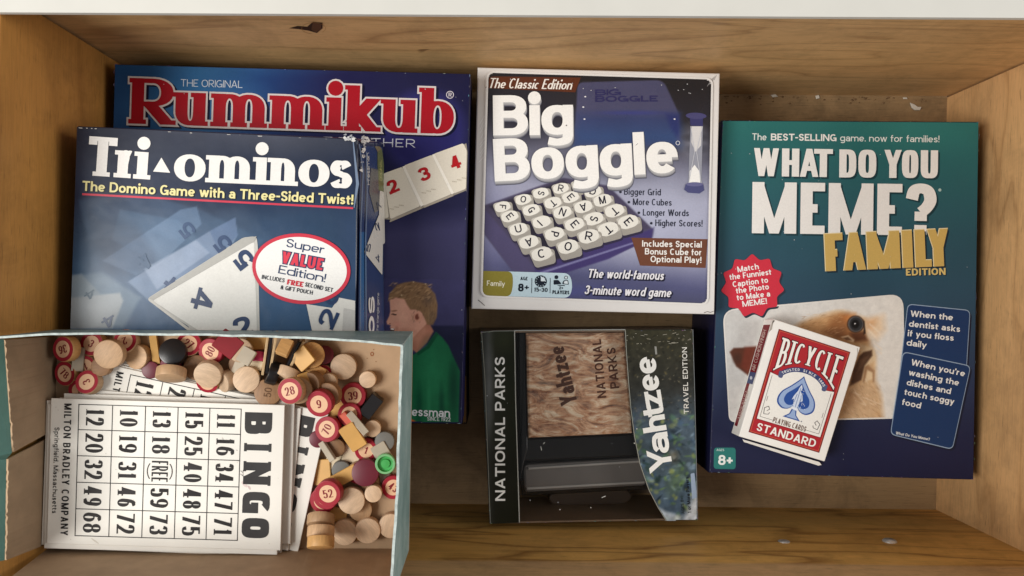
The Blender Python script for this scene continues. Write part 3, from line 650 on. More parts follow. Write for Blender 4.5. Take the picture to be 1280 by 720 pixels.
for dx, c, l in ((1.0, (20, 24, 36), 1), (0, (232, 222, 160), 2)):
    text(a, 'The Domino Game with a Three-Sided Twist!', (103 + dx, 238.5 + dx), (441.5 + dx, 256 + dx), 12.5, c, l, .2, .17, gap=.075)
a.build('tagline_lettering', on(TR, zt + 1e-4), M_WRAP, TR); a = Art()
a.poly([(103, 241.5), (441.5, 259), (441.5, 261.5), (103, 244)], (206, 66, 86), 2)
a.build('red_rule', on(TR, zt + 1e-4), M_WRAP, TR)
# printed dominoes
a = Art(); NV = (42, 62, 98)
a.poly(rounded([(183, 374), (304, 297), (321, 295), (322.5, 310), (326, 470), (255, 470), (236, 408)], [6, 3, 6, 2, 0, 0, 2]), (196, 194, 188), 2)
a.poly(rounded([(191, 376), (318, 302), (323, 470), (280, 470), (250, 414)], [4, 4, 0, 0, 2]), (226, 224, 218), 3)
a.poly([(186, 373), (304, 297.5), (321, 295.5), (318, 302), (192, 375)], (176, 174, 168), 4)
a.poly([(188, 377), (192, 376), (266, 432), (252, 426)], (208, 204, 196), 4)
text(a, '4', (244, 357.5), (237, 384), 27, NV, 5, .23, .17)
text(a, '5', (321, 326), (308, 309), 24, NV, 5, .25, .2)
text(a, '2', (296, 424), (318, 417), 25, NV, 5, .26, .2)
a.poly([(383, 380), (415, 385), (424, 372), (444, 376), (444, 470), (402, 470)], (214, 212, 206), 2)
a.poly([(430, 385), (444, 388), (444, 470), (424, 470)], (190, 188, 184), 3)
text(a, '2', (416, 413), (425, 392), 22, NV, 5, .25, .2)
a.line(ellpts(415, 369, 7, 10, 0, 20, 2, 0, 180), 4, NV, 4)
for s, p, q, hh, c in (('4', (214, 343), (202, 357), 21, (58, 80, 116)), ('5', (293, 306), (281, 291), 22, (50, 72, 108)), ('5', (247, 289), (236, 275), 19, (62, 84, 118)), ('4', (178, 314), (168, 327), 20, (64, 88, 116)), ('4', (140, 391), (125, 400), 14, (78, 94, 122)), ('4', (116, 360), (104, 368), 10, (92, 112, 128))):
    text(a, s, p, q, hh, c, 2, .24, .18)
a.build('printed_dominoes', on(TR, zt + 1e-4), M_WRAP, TR)
# oval sticker
a = Art()
a.ell(377, 336, 61.5, 44, (204, 58, 76), 6, 6, 60); a.ell(377, 336, 57, 39.5, (238, 236, 232), 7, 6, 60)
text(a, 'Super', (357.5, 308.5), (405.5, 317.5), 10.5, NV, 8, .16, .13, sq=3); 
for g, c, l in ((.09, (52, 60, 96), 8), (0, (220, 66, 84), 9)): text(a, 'VALUE', (352, 328.5), (403, 338), 14.5, c, l, .26, .2, gap=.13, grow=g)
text(a, 'Edition!', (348, 341.5), (406.5, 353), 10.5, NV, 8, .16, .13, sq=3)
text(a, 'INCLUDES', (327.5, 348.5), (356, 353.3), 5.2, (40, 44, 56), 8, .18); text(a, 'FREE', (359, 355.5), (379, 359), 6.6, (204, 50, 66), 8, .3, .24)
text(a, 'SECOND SET', (381.5, 358), (416, 365.5), 5.4, (40, 44, 56), 8, .18); text(a, '& GIFT POUCH', (351, 361.5), (391, 368.5), 5.2, (40, 44, 56), 8, .18)
a.build('oval_sticker', on(TR, zt + 1e-4), M_GLOSS, TR)
# right side print, creased wrap, scuffed corner
nrm = (br1 - br0).cross(top[1] - br0); nrm = nrm if nrm.x > 0 else -nrm
sd = onplane(TR, br0 + nrm.normalized() * 1.5e-4, nrm)
a = Art()
a.poly([(450, 182), (478, 184), (480, 440), (447, 440)], (50, 66, 108), 0)
a.poly([(449, 290), (458, 290), (458, 440), (447.5, 440)], (58, 104, 156), 1)
text(a, 'Pressman', (462, 231), (461, 191), 4, (206, 206, 206), 2, .16)
a.poly([(471.5, 184), (477, 186), (479.5, 206), (479, 240), (473, 238), (471.5, 205)], (104, 112, 74), 2); a.poly([(468, 183), (474, 183), (477, 186), (471.5, 190)], (128, 118, 92), 2)
text(a, 'ORIGINAL', (477, 226), (476.5, 200), 3, (188, 186, 120), 3, .15)
a.poly([(463, 210), (472, 212), (474, 262), (468, 266), (461, 240)], (92, 92, 96), 2)
a.poly(rounded([(474, 238), (479.3, 240), (480.5, 304), (477, 306), (472.5, 286)], 2), (206, 204, 198), 3)
a.poly(rounded([(473, 268), (478, 290), (477, 344), (454, 315)], 2), (214, 212, 206), 4)
for p, q, s in (((461, 316), (463, 305), '5'), ((474, 328), (473, 318), '4'), ((474, 288), (472, 278), '2'), ((476, 262), (475, 252), '7')): text(a, s, p, q, 5, (44, 56, 88), 5, .22)
a.ell(463.5, 407, 3.6, 12, (226, 226, 226), 4); a.ell(463.5, 407, 1.5, 6.5, (40, 60, 104), 5)
text(a, 'S', (467.5, 392), (467, 370), 7.5, (226, 226, 226), 4, .26)
text(a, 'the triangle game', (472, 415), (473, 366), 3, (190, 194, 200), 4, .15)
a.build('side_print', sd, M_WRAP, TR)
a = Art(); rng = random.Random(7)
for cx, cy, n, sx, sy in ((436, 174, 16, 8, 3), (454, 176, 22, 6, 4), (452, 190, 14, 3, 10), (450, 210, 4, 2, 8)):
    for i in range(n):
        x, y = cx + rng.gauss(0, sx * .6), cy + rng.gauss(0, sy * .6); rr0 = rng.uniform(.7, 2.7)
        a.poly([(x + rr0 * rng.uniform(.4, 1.5) * math.cos(t * 1.05), y + rr0 * rng.uniform(.4, 1.3) * math.sin(t * 1.05)) for t in range(6)], rng.choice([(212, 210, 206), (190, 190, 190), (150, 152, 156), (228, 226, 222)]), 9)
for q in ([(447, 180), (452, 215), (449, 280), (448, 440)], [(456, 190), (457, 240), (455, 300), (456, 436)], [(442, 178), (446, 230), (443, 260)]): a.line(q, 1.1, (112, 128, 152), 9)
def corner(u, v, l): return P(u, v, zt) + Vector((0, 0, l + 1e-4)) - TR.location if u < 446 else sd(u, v, l)
a.build('scuffed_corner', corner, M_PAPER, TR)
a = Art()
for x, y, w, hh in ((88, 156, 3, 4), (101, 160, 5, 1.2), (109, 160.4, 2, 1), (115, 160.8, 2, .8), (120, 161, 3, .8), (212, 164.6, 4, 1.3), (239, 166, 3, 1.4), (286, 168, 5, 1.4), (300, 168.4, 3, 1), (325, 170, 6, 1.5), (375, 172, 3, 1), (408, 173.5, 2, .9)):
    a.poly([(x - w / 2, y - hh / 2), (x + w / 2, y - hh * .3), (x + w / 2, y + hh * .5), (x - w * .3, y + hh / 2)], (216, 212, 206), 3)
a.build('wear_speck', lambda u, v, l: P(max(u, 97), max(v, 159.5 + (u - 97) * .046), zt) + Vector((0, 0, l + 1e-4)) - TR.location, M_PAPER, TR)

# ------------------------------------------------------------------ white shrink-wrapped letter-cube game box
zt = .085
BG = empty('game_box', P(745, 240, 0), 'white bordered word cube game box in shrink wrap', 'game box', 'boxed games')
slab('lid', [(597, 84), (900, 91.5), (893, 393), (589, 386)], .0008, zt, plain('white_card', (222, 219, 216), .32, .5, .03, 40, .12, .5), BG, .001)
PAN = rounded([(610.5, 91), (889, 99.5), (883.5, 379.5), (603, 369.5)], 9, 8)
r = Ras(600, 88, 892, 382, 1.4, (120, 125, 165)).quad([(610.5, 91), (889, 99.5), (883.5, 379.5), (603, 369.5)])
r.grad((770, 95), (735, 380), [(0, (40, 38, 40)), (.22, (52, 50, 58)), (.36, (104, 104, 122)), (.5, (152, 153, 174)), (.75, (150, 152, 176)), (.88, (84, 86, 122)), (1, (70, 71, 92))])
r.ell(830, 270, 120, 80, (188, 192, 214), .7, .9); r.ell(612, 300, 40, 90, (110, 110, 150), .6, .9); r.ell(640, 140, 70, 60, (40, 38, 46), .5, .9); r.ell(620, 380, 60, 26, (70, 70, 92), .8, .9)
dome = rounded([(722, 103), (829, 100), (849, 143), (850, 182), (718, 182)], [8, 10, 4, 0, 0])
r.poly(dome, (76, 76, 104), 1, 1.5)
r.poly([(721, 142), (849, 142), (850, 182), (718, 182)], (56, 66, 106), .9, 14); r.poly([(718, 160), (850, 160), (850, 182), (718, 182)], (54, 80, 124), .6, 22); r.poly([(832, 142), (849, 143), (850, 176), (838, 160)], (44, 50, 104), .7, 6)
r.ell(790, 141, 60, 4, (62, 66, 130), .7, .8)
r.ell(868, 178, 24, 30, (150, 152, 166), .7, .9); r.ell(870, 172, 22, 7, (60, 60, 68), .7, .5); r.ell(872, 186, 18, 8, (60, 60, 70), .6, .6)
tray = rounded([(604, 257), (704, 222), (760, 232), (817, 287), (815, 298), (762, 322), (674, 352), (640, 338), (603, 290)], 3)
r.poly(tray, (74, 68, 92), 1, 2); r.poly([(604, 259), (668, 334), (818, 284), (816, 296), (762, 322), (674, 350), (640, 338), (603, 288)], (82, 76, 112), .8, 3); r.poly([(612, 258), (704, 226), (800, 284), (684, 330)], (44, 41, 52), .95, 4)
r.poly([(668, 334), (816, 286), (815, 297), (760, 324), (672, 352)], (66, 56, 108), .9, 2); r.poly([(660, 345), (800, 300), (800, 302), (660, 348)], (150, 150, 190), .7, 1.2)
r.ell(700, 365, 120, 16, (78, 82, 146), .6, .9)
for cx, cy, rx, ry in ((668, 150, 52, 30), (735, 210, 120, 26)): r.ell(cx, cy, rx, ry, (40, 40, 50), .35, .9)
r.noise(30, .05, 4)
r.build('lid_print', on(BG, zt + 1e-4), M_WRAP, BG, PAN)
a = Art(); a.line(rounded([(609.6, 90), (890, 98.6), (884.4, 380.5), (602, 370.4)], 9.6, 8), 2.2, (226, 223, 220), 9, True); a.build('white_border', on(BG, zt + 1e-4), M_WRAP, BG)
a = Art()
a.poly([(607, 110), (612, 97), (616, 95.5), (726, 97), (719, 115.5)], (92, 50, 34), 1)
text(a, 'The Classic Edition', (610, 110), (714, 112), 12.5, (238, 232, 224), 2, .15, .10, slant=.28, gap=.06, xh=.6)
a.build('ribbon_lettering', on(BG, zt + 1e-4), M_WRAP, BG)
# embossed name on the dome, hourglass, bright specks
a = Art(); EM = (52, 50, 92)
text(a, 'BIG', (744, 119.5), (776, 119), 7.5, EM, 2, .26, .22); text(a, 'BOGGLE', (744, 127.5), (822, 127), 7.5, EM, 2, .3, .22, gap=.16)
a.poly([(862, 146), (878.5, 148), (878.5, 158), (863, 157)], (60, 60, 104), 2); a.ell(870, 145, 13, 4, (76, 74, 116), 3, 2); 
a.poly([(863, 158), (878.5, 158), (876.5, 232), (860, 232)], (150, 152, 164), 2); a.poly([(864.5, 158), (877, 158), (876, 182), (869, 190), (864, 178)], (214, 212, 212), 3); a.poly([(861, 231), (862, 214), (868, 206), (874, 214), (875.5, 231)], (240, 239, 236), 3)
a.line([(863.3, 158), (868, 190), (860.5, 230)], .9, (196, 198, 206), 4); a.line([(878, 158), (870.5, 190), (876.5, 230)], .9, (196, 198, 206), 4)
a.poly([(857, 230), (879, 231), (880, 238), (874, 242), (860, 241), (855, 237)], (78, 80, 122), 4); a.ell(868, 230.5, 10.5, 2.6, (104, 104, 144), 5)
for x, y in ((730.5, 149), (843, 149), (729, 134), (731.5, 121)): a.ell(x, y, 1.3, .9, (226, 226, 232), 3, 0, 8)
a.build('printed_hourglass', on(BG, zt + 1e-4), M_WRAP, BG)
# bullet list, ribbon, slogan
a = Art(); DK = (44, 46, 60)
for s, x0, x1, y, bx in (('Bigger Grid', 780, 826, 243.5, 775.5), ('More Cubes', 791, 839.5, 256.3, 786), ('Longer Words', 803.5, 861, 269.5, 798.5), ('Higher Scores!', 819, 878, 282.6, 814)):
    text(a, s, (x0, y), (x1, y + .9), 8.2, DK, 1, .15, gap=.1); a.ell(bx, y - 3.5, 1.7, 1.7, DK, 1, 0, 12)
a.build('bullet_list', on(BG, zt + 1e-4), M_WRAP, BG); a = Art()
a.poly([(789, 297), (884.5, 299), (882, 335), (800, 332)], (112, 70, 52), 1)
for s, x0, x1, y in (('Includes Special', 802.5, 877, 308.2), ('Bonus Cube for', 806, 877, 318), ('Optional Play!', 813, 876.5, 327.6)): text(a, s, (x0, y), (x1, y + 1.3), 7.8, (240, 236, 230), 2, .18, gap=.1)
a.build('brown_ribbon', on(BG, zt + 1e-4), M_WRAP, BG); a = Art()
for dx, c, l, g in ((1.3, (34, 34, 54), 2, .06), (0, (234, 232, 236), 3, 0)):
    text(a, 'The world-famous', (734 + dx, 347 + dx), (829 + dx, 350 + dx), 11, c, l, .17, slant=.2, gap=.07, grow=g)
    text(a, '3-minute word game', (730 + dx, 367.5 + dx), (838 + dx, 371.5 + dx), 11, c, l, .17, slant=.2, gap=.07, grow=g)
a.build('slogan_lettering', on(BG, zt + 1e-4), M_WRAP, BG)
# big raised-looking title
a = Art()
kb = dict(wv=.262, wh=.175, xh=.745, desc=.27, gap=.035, sq=2.25)
for w, p, q, hh in (('Big', (616.5, 169.5), (716.5, 168.5), 50), ('Boggle', (618.5, 227), (848, 216), 53)):
    for i, c in ((6, (84, 84, 96)), (5, (118, 118, 126)), (4, (150, 150, 154)), (3, (162, 161, 164)), (2, (172, 171, 172)), (1, (186, 185, 184))):
        text(a, w, (p[0] + i * .2, p[1] + i * .85), (q[0] + i * .2, q[1] + i * .85), hh, c, 3, grow=.0, **kb)
    text(a, w, p, q, hh, (240, 238, 234), 5, **kb)
a.line(ellpts(847, 179, 2.4, 2.4, 0, 16), .7, (220, 220, 226), 5, True)
a.build('title_lettering', on(BG, zt + 1e-4), M_WRAP, BG)
# printed letter cubes
a = Art()
rows = [[('F', 628, 258), ('E', 637, 270), ('U', 648, 286), ('A', 661, 302), ('C', 677, 317)], [('O', 654, 249), ('G', 664, 262), ('I', 677, 277), ('P', 693, 292), ('O', 710, 308)],
        [('S', 676, 241), ('T', 691, 253), ('N', 703, 265), ('E', 718, 280), ('R', 736, 295)], [('R', 701, 235), ('E', 713, 246), ('A', 729, 258), ('S', 742, 273), ('T', 760, 286)],
        [('B', 725, 231), ('D', 741, 239), ('M', 753, 250), ('T', 768, 263), ('E', 785, 277)]]
rot = {'F': 95, 'E': 60, 'U': -20, 'A': 160, 'C': -15, 'O': 20, 'G': 70, 'I': -55, 'P': 100, 'S': 100, 'T': 130, 'N': 30, 'R': 15, 'D': 20, 'M': -15, 'B': 0}
for k in range(5):
    for j in reversed(range(5)):
        ch, x, y = rows[j][k]; s = .93 + .07 * k; y += 2
        a.rrect([(x - 14 * s, y - 3), (x + 13 * s, y - 6), (x + 16 * s, y + 10 * s), (x - 5 * s, y + 16 * s)], 4, (52, 46, 70), 2)
        a.rrect([(x - 14 * s, y - 5), (x + 13 * s, y - 8), (x + 15 * s, y + 8 * s), (x - 6 * s, y + 13.5 * s)], 4.5, (158, 153, 145), 2)
        a.rrect([(x - 13.5 * s, y - 5), (x + 3 * s, y - 10 * s), (x + 14 * s, y - 1), (x - 3 * s, y + 7.5 * s)], 4.5, (194, 190, 181), 2)
        a.ell(x, y - 1.5, 10.5 * s, 6.6 * s, (228, 225, 216), 2, -14, 24, 2.5)
        t = math.radians(rot.get(ch, 20)); d = Vector((math.cos(t), math.sin(t) * .7)) * 7.8 * s; c0 = Vector((x, y - 1.5)); up = Vector((d.y, -d.x)).normalized() * 4.0 * s
        text(a, ch, tuple(c0 - d / 2 - up), tuple(c0 + d / 2 - up), 9.0 * s, (36, 34, 48), 2, .17)
a.build('printed_cubes', on(BG, zt + 1e-4), M_WRAP, BG)
# age and players strip
a = Art()
a.poly(rounded([(603.5, 338.5), (712, 341.5), (716, 357), (712, 372.5), (603, 369.5)], [2, 8, 8, 8, 9]), (190, 212, 222), 1)
a.poly(rounded([(603.5, 338.5), (640, 339.5), (642, 355), (638, 370.5), (603, 369.5)], [2, 6, 10, 6, 9]), (138, 128, 54), 2)
text(a, 'Family', (608.5, 357), (631, 358), 6.4, (232, 228, 206), 3, .15); DI = (26, 34, 46)
text(a, 'AGE', (650.5, 350.2), (659.5, 350.5), 4.4, DI, 2, .2); text(a, '8', (647.5, 364.3), (654.5, 364.5), 10, DI, 2, .24); text(a, '+', (655.5, 363), (661, 363.2), 8, DI, 2, .2)
for x in (664.5, 687.5): a.poly([(x, 347.5), (x + .7, 347.5), (x + .4, 366.5), (x - .3, 366.5)], DI, 2)
a.ell(676, 351.5, 7.6, 7.4, DI, 2); a.poly([(676, 351.5), (676, 345.4), (680.4, 347.4), (682, 351.5)], (214, 226, 232), 3)
for i in range(12):
    t = i * math.pi / 6; a.line([(676 + 5.2 * math.cos(t), 351.5 + 5.2 * math.sin(t)), (676 + 6.6 * math.cos(t), 351.5 + 6.6 * math.sin(t))], .7, (190, 212, 222), 4)
text(a, '15-30', (667.5, 364.5), (684.5, 365), 5.2, DI, 2, .22)
a.ell(695.5, 346.5, 2.5, 2.5, DI, 2, 0, 14); a.poly(rounded([(692, 350), (698, 350), (702, 355), (692, 356)], 1.4), DI, 2)
a.ell(707.5, 347, 2.3, 2.3, DI, 2, 0, 14); a.ell(707.5, 347, 1.5, 1.5, (214, 226, 232), 3, 0, 12); a.poly(rounded([(704.5, 350.5), (710, 350), (711, 356), (702.5, 355)], 1.4), DI, 2); a.poly(rounded([(705.5, 351.4), (709.3, 351), (710, 355), (704.5, 354.4)], 1), (214, 226, 232), 3)
a.poly([(697, 356), (706, 356.4), (706, 357.5), (697, 357)], DI, 2); text(a, '2+', (698.5, 361.6), (704, 361.8), 3.6, DI, 2, .22); text(a, 'PLAYERS', (690.5, 367.4), (711.5, 368), 4.6, DI, 2, .22)
a.build('age_strip', on(BG, zt + 1e-4), M_WRAP, BG)
a = Art(); rng = random.Random(3)
for i in range(9):
    y = 150 + i * 6 + rng.uniform(-2, 2); a.line([(598 + rng.uniform(0, 3), y + 6), (604 + rng.uniform(0, 4), y - 4)], .45, (250, 250, 250), 1)
for i in range(5): a.line([(884 + i * 2.2, 108 - i * 2), (890 + i * 1.4, 98 - i)], .4, (176, 174, 174), 1)
for q in ([(880, 391), (884, 389.5), (888, 390.5), (892, 389)], [(598, 375), (606, 382)]): a.line(q, .8, (120, 112, 106), 1)
a.ell(708, 157, 1, .8, (90, 84, 84), 6, 0, 8); a.line([(794.5, 182), (797, 179.5)], .6, (120, 116, 116), 6)
for i in range(14): a.ell(rng.uniform(612, 880), rng.uniform(96, 120), .7, .5, (210, 210, 214), 6, 0, 6)
a.build('wrap_speck', on(BG, zt + 1.5e-4), M_WRAP, BG)

# ------------------------------------------------------------------ travel dice-game box with a film window
YT = .072; YB = .0008
YZ = empty('game_box', P(735, 530, 0), 'dark travel dice game box with clear window and forest picture panel', 'game box', 'boxed games')
M_OLIVE = plain('olive_black_card', (30, 32, 22), .4, .35, .2, 30, .05)
def yq(pts, z): return [P(u, v, z) for u, v in pts]
outer = [(600, 414), (866.5, 411.5), (872.5, 650), (612, 655)]
o4 = yq(outer, YT)
def ywall(name, i, j, inn, mat):
    p, q = o4[i], o4[j]; d = inn * .0012
    hexa(name, [Vector((t.x, t.y, YB)) for t in (p, q, q + d, p + d)], [Vector((t.x, t.y, YT - .0006)) for t in (p, q, q + d, p + d)], mat, YZ)
ywall('side_wall', 0, 3, Vector((1, 0, 0)), M_OLIVE); ywall('side_wall', 1, 2, Vector((-1, 0, 0)), M_OLIVE)
M_TRAYB = plain('brown_card', (112, 92, 74), .55, .4, .12)
i4 = [o4[0] + Vector((.0013, -.0001, 0)), o4[1] + Vector((-.0013, -.0001, 0)), o4[2] + Vector((-.0013, .0001, 0)), o4[3] + Vector((.0013, .0001, 0))]
def yend(name, p, q, inn):
    d = inn * .0012
    hexa(name, [Vector((t.x, t.y, YB)) for t in (p, q, q + d, p + d)], [Vector((t.x, t.y, YT - .0008)) for t in (p, q, q + d, p + d)], M_TRAYB, YZ)
yend('end_wall', i4[0], i4[1], Vector((0, -1, 0))); yend('end_wall', i4[3], i4[2], Vector((0, 1, 0)))
slab('base', [(604, 418), (862, 416), (868, 645), (616, 650)], YB, YB + .001, M_TRAYB, YZ, .0002, YT)
# front face: left strip, right picture panel with its curved edge
LS = [(600, 414), (643, 413), (649, 653.5), (612, 655)]
slab('left_strip', LS, YT - .0005, YT, M_OLIVE, YZ, .0002)
r = Ras(598, 410, 652, 658, 1.6, (30, 33, 22)).quad([(601, 415), (642.5, 413.8), (648.4, 653), (612.8, 654.3)]); r.grad((602, 500), (646, 500), [(0, (40, 42, 38)), (.2, (70, 72, 70)), (.4, (38, 40, 30)), (1, (28, 30, 18))]); r.poly([(598, 560), (652, 560), (652, 660), (598, 660)], (24, 24, 18), .7, 60)
r.ell(612, 480, 8, 70, (104, 106, 106), .6, .9); r.ell(630, 425, 22, 20, (48, 52, 34), .7, .9); r.noise(18, .1, 2)  # pale gradient stop and grey ellipse paint a sheen into the print
r.build('strip_print', on(YZ, YT + 1e-4), M_GLOSS, YZ)
a = Art(); text(a, 'NATIONAL PARKS', (631.5, 626), (631, 446), 12.5, (232, 232, 228), 1, .2, .18, gap=.16)
a.build('strip_lettering', on(YZ, YT + 1.6e-4), M_GLOSS, YZ); a = Art()
a.line([(643.2, 414), (644.5, 500), (649.3, 653)], 1.1, (176, 176, 168), 1); a.line([(602, 415.5), (606, 470), (613, 654)], .9, (120, 120, 112), 1); a.line([(602, 415.5), (618, 413.8), (643, 413.4)], 1, (120, 122, 116), 1)
a.build('strip_edge_wear', on(YZ, YT + 1.6e-4), M_GLOSS, YZ)
curve = [(781.5, 412.3), (783, 440), (785.5, 475), (788.5, 510), (793, 545), (800, 580), (811, 612), (823, 635), (833, 650.9)]
RP = curve + [(872.5, 650), (866.5, 411.5)]
slab('picture_panel', RP, YT - .0005, YT, M_OLIVE, YZ, .0002)
r = Ras(778, 408, 876, 656, 1.25, (44, 44, 36)); r.grad((820, 412), (830, 650), [(0, (56, 54, 40)), (.3, (50, 50, 46)), (.5, (62, 74, 84)), (.7, (70, 84, 92)), (1, (74, 92, 110))])
rng = random.Random(11)
for i in range(200):
    x, y = rng.uniform(782, 872), rng.uniform(414, 525); c = rng.choice([(118, 106, 66), (96, 92, 80), (30, 30, 26), (24, 26, 22), (140, 132, 110)]); r.ell(x, y, rng.uniform(.8, 3.5), rng.uniform(.6, 2), c, rng.uniform(.3, .8), .8, rng.uniform(-60, 60))
for i in range(230):
    x, y = rng.uniform(786, 872), rng.uniform(515, 650); c = rng.choice([(100, 128, 76), (78, 112, 86), (62, 84, 108), (122, 142, 158), (30, 42, 52), (134, 142, 84), (40, 58, 54)]); r.ell(x, y, rng.uniform(2, 9), rng.uniform(1.5, 5), c, rng.uniform(.5, .85), .6, rng.uniform(-70, 70))
r.ell(845, 600, 14, 30, (92, 116, 66), .5, .9, 20); r.ell(828, 560, 18, 10, (34, 40, 44), .7, .8); r.ell(842, 570, 10, 12, (120, 100, 66), .5, .9)
r.poly([(850, 500), (874, 530), (874, 560), (846, 540)], (104, 124, 142), .4, 20); r.ell(800, 520, 16, 40, (86, 98, 116), .5, .9, 15)
r.poly([(858, 640), (866, 620), (874, 600), (874, 655), (850, 655)], (214, 216, 218), .85, 8); r.poly([(822, 634), (834, 640), (852, 645), (852, 655), (832, 655)], (196, 204, 212), .8, 5)
r.noise(6, .25, 5)
r.build('panel_print', on(YZ, YT + 1e-4), M_GLOSS, YZ, [(u + .5, v) for u, v in curve] + [(871.5, 649), (865.8, 413)])
a = Art()
text(a, 'Yahtzee', (841.5, 587.5), (818.5, 444.5), 29.5, (240, 239, 234), 2, .22, .17, xh=.70, ext=[(0, 29), (23, 49), (51, 71), (70, 84), (81, 102), (102.5, 123), (124, 145)])
a.poly([(818, 433), (820.5, 433), (821.5, 443), (819, 443)], (150, 150, 144), 2)
a.build('title_lettering', on(YZ, YT + 1.6e-4), M_GLOSS, YZ); a = Art()
text(a, 'TRAVEL EDITION', (861, 517), (858.5, 434), 6.2, (224, 222, 214), 2, .18, gap=.2)
a.build('edition_lettering', on(YZ, YT + 1.6e-4), M_GLOSS, YZ); a = Art()
a.poly(rounded([(863, 592), (868, 591), (871, 622), (865, 624)], 1.5), (150, 166, 188), 2)
text(a, '1 or More Players', (864, 641), (860.5, 596), 4.4, (24, 28, 34), 2, .18); text(a, 'AGES 8+', (855.5, 642), (854, 622), 3.6, (40, 48, 50), 2, .16)
a.build('age_lettering', on(YZ, YT + 1.6e-4), M_GLOSS, YZ); a = Art()
a.line([(u, v) for u, v in curve], 1.0, (150, 150, 140), 2); a.line([(643, 413.2), (781.5, 412)], 1.2, (150, 152, 148), 2)
a.line([(866, 412), (868.5, 500), (872, 649)], .7, (130, 134, 136), 2); rng = random.Random(5)
for i in range(26): x, y = rng.uniform(784, 864), rng.uniform(416, 430); a.line([(x, y), (x + rng.uniform(-5, 5), y + rng.uniform(-1, 1))], .5, (170, 166, 150), 2)
a.build('panel_edge_wear', on(YZ, YT + 1.6e-4), M_GLOSS, YZ)
edgewear(YZ, outer, YT, 50, 9, (150, 152, 150), 2.2)
# the contents seen through the window
zc = .062
m, nt, b = new_mat('marbled_brown'); vv = mapping(nt, (1, 1, 1))
vv = mapping(nt, (.55, 1.5, 1)); w1 = noise(nt, vv, 52, 7, .66, 2.6); w2 = noise(nt, vv, 130, 5, .6, 1.5)
c1 = ramp(nt, w1.outputs[0], [(.31, lin((56, 26, 16))), (.40, lin((140, 84, 54))), (.50, lin((212, 150, 106))), (.62, lin((252, 228, 198)))])
c2 = ramp(nt, w2.outputs[0], [(.35, lin((100, 66, 50))), (.65, lin((216, 196, 170)))])
nt.links.new(mixc(nt, .35, c1.outputs[0], c2.outputs[0]), b.inputs['Base Color']); b.inputs['Roughness'].default_value = .4; bump(nt, b, w1.outputs[0], .5, .004)
slab('dice_cup_block', [(657, 416), (781, 415), (791, 542), (660, 548)], .012, zc, m, YZ, .002)
a = Art(); EB = (84, 54, 42)
text(a, 'Yahtzee', (722, 503), (704, 431), 21, EB, 1, .2, .17, xh=.66, gap=.06)
text(a, 'NATIONAL', (758, 497), (751, 424), 11, (88, 52, 38), 1, .2, gap=.14); text(a, 'PARKS', (774, 485), (769, 434), 11, (88, 52, 38), 1, .2, gap=.14)
a.build('cup_lettering', on(YZ, zc + 1e-4), M_SATIN, YZ)
M_BLK = plain('black_plastic', (19, 18, 18), .3, .3, .2, 50, .05); M_GRY = plain('grey_plastic', (98, 93, 90), .38, .5, .06)
slab('tray_ledge', rounded([(652, 549), (796, 543), (803, 570), (650, 577)], 3), .02, .056, M_BLK, YZ, .0012, .056)
slab('tray_liner', rounded([(648, 415), (657, 415), (660, 560), (650, 600)], 2), .01, .058, M_BLK, YZ, .001)
slab('dice_tray', rounded([(654, 581), (806, 572), (809, 607), (655, 616)], 7), .02, .050, M_GRY, YZ, .002)
for q in ([(660, 584), (800, 575), (800, 578), (660, 587)], [(658, 609), (806, 601), (806, 604), (658, 612)]): slab('tray_rim', q, .049, .0512, plain('grey_plastic_lip', (150, 146, 142), .35, .5, .05), YZ, .0006, .05)  # paler lip bars put the tray's edge highlights into the plastic colour
slab('dice_tray_well', rounded([(650, 577), (812, 566), (815, 612), (652, 620)], 4), .01, .036, M_BLK, YZ, .001)
slab('dice_well_cup', ellpts(738, 622, 52, 17, -2, 36), .004, .026, plain('dark_brown_plastic', (66, 54, 46), .3, .5, .1), YZ, .0015)
m2, nt, b = new_mat('clear_film'); out = nt.nodes['Material Output']
tr = N(nt, 'ShaderNodeBsdfTransparent'); tr.inputs[0].default_value = (.97, .97, .965, 1); gl = N(nt, 'ShaderNodeBsdfGlossy'); gl.inputs['Roughness'].default_value = .08
nf = noise(nt, mapping(nt, (1, 1, 1)), 40, 3); bp = N(nt, 'ShaderNodeBump'); bp.inputs['Strength'].default_value = .08; bp.inputs['Distance'].default_value = .004; nt.links.new(nf.outputs[0], bp.inputs['Height']); nt.links.new(bp.outputs[0], gl.inputs['Normal'])
mx = N(nt, 'ShaderNodeMixShader'); mx.inputs[0].default_value = .014; nt.links.new(tr.outputs[0], mx.inputs[1]); nt.links.new(gl.outputs[0], mx.inputs[2]); nt.links.new(mx.outputs[0], out.inputs[0])
slab('window_film', [(643.3, 413.4)] + [(u - .4, v) for u, v in curve] + [(649.3, 653.2)], YT - .0004, YT - .0002, m2, YZ, .00005)
a = Art()
for q in ([(676, 558), (677, 563)], [(679, 555), (681, 553)], [(752, 622), (757, 620)], [(738, 634), (739, 635)]): a.line(q, .8, (220, 220, 214), 1)
for x, y in ((661, 530), (796, 536), (745, 533), (793, 554), (700, 637)): a.ell(x, y, .8, .7, (210, 208, 202), 1, 0, 8)
a.build('dust_speck', on(YZ, YT + 1e-4), M_PAPER, YZ)

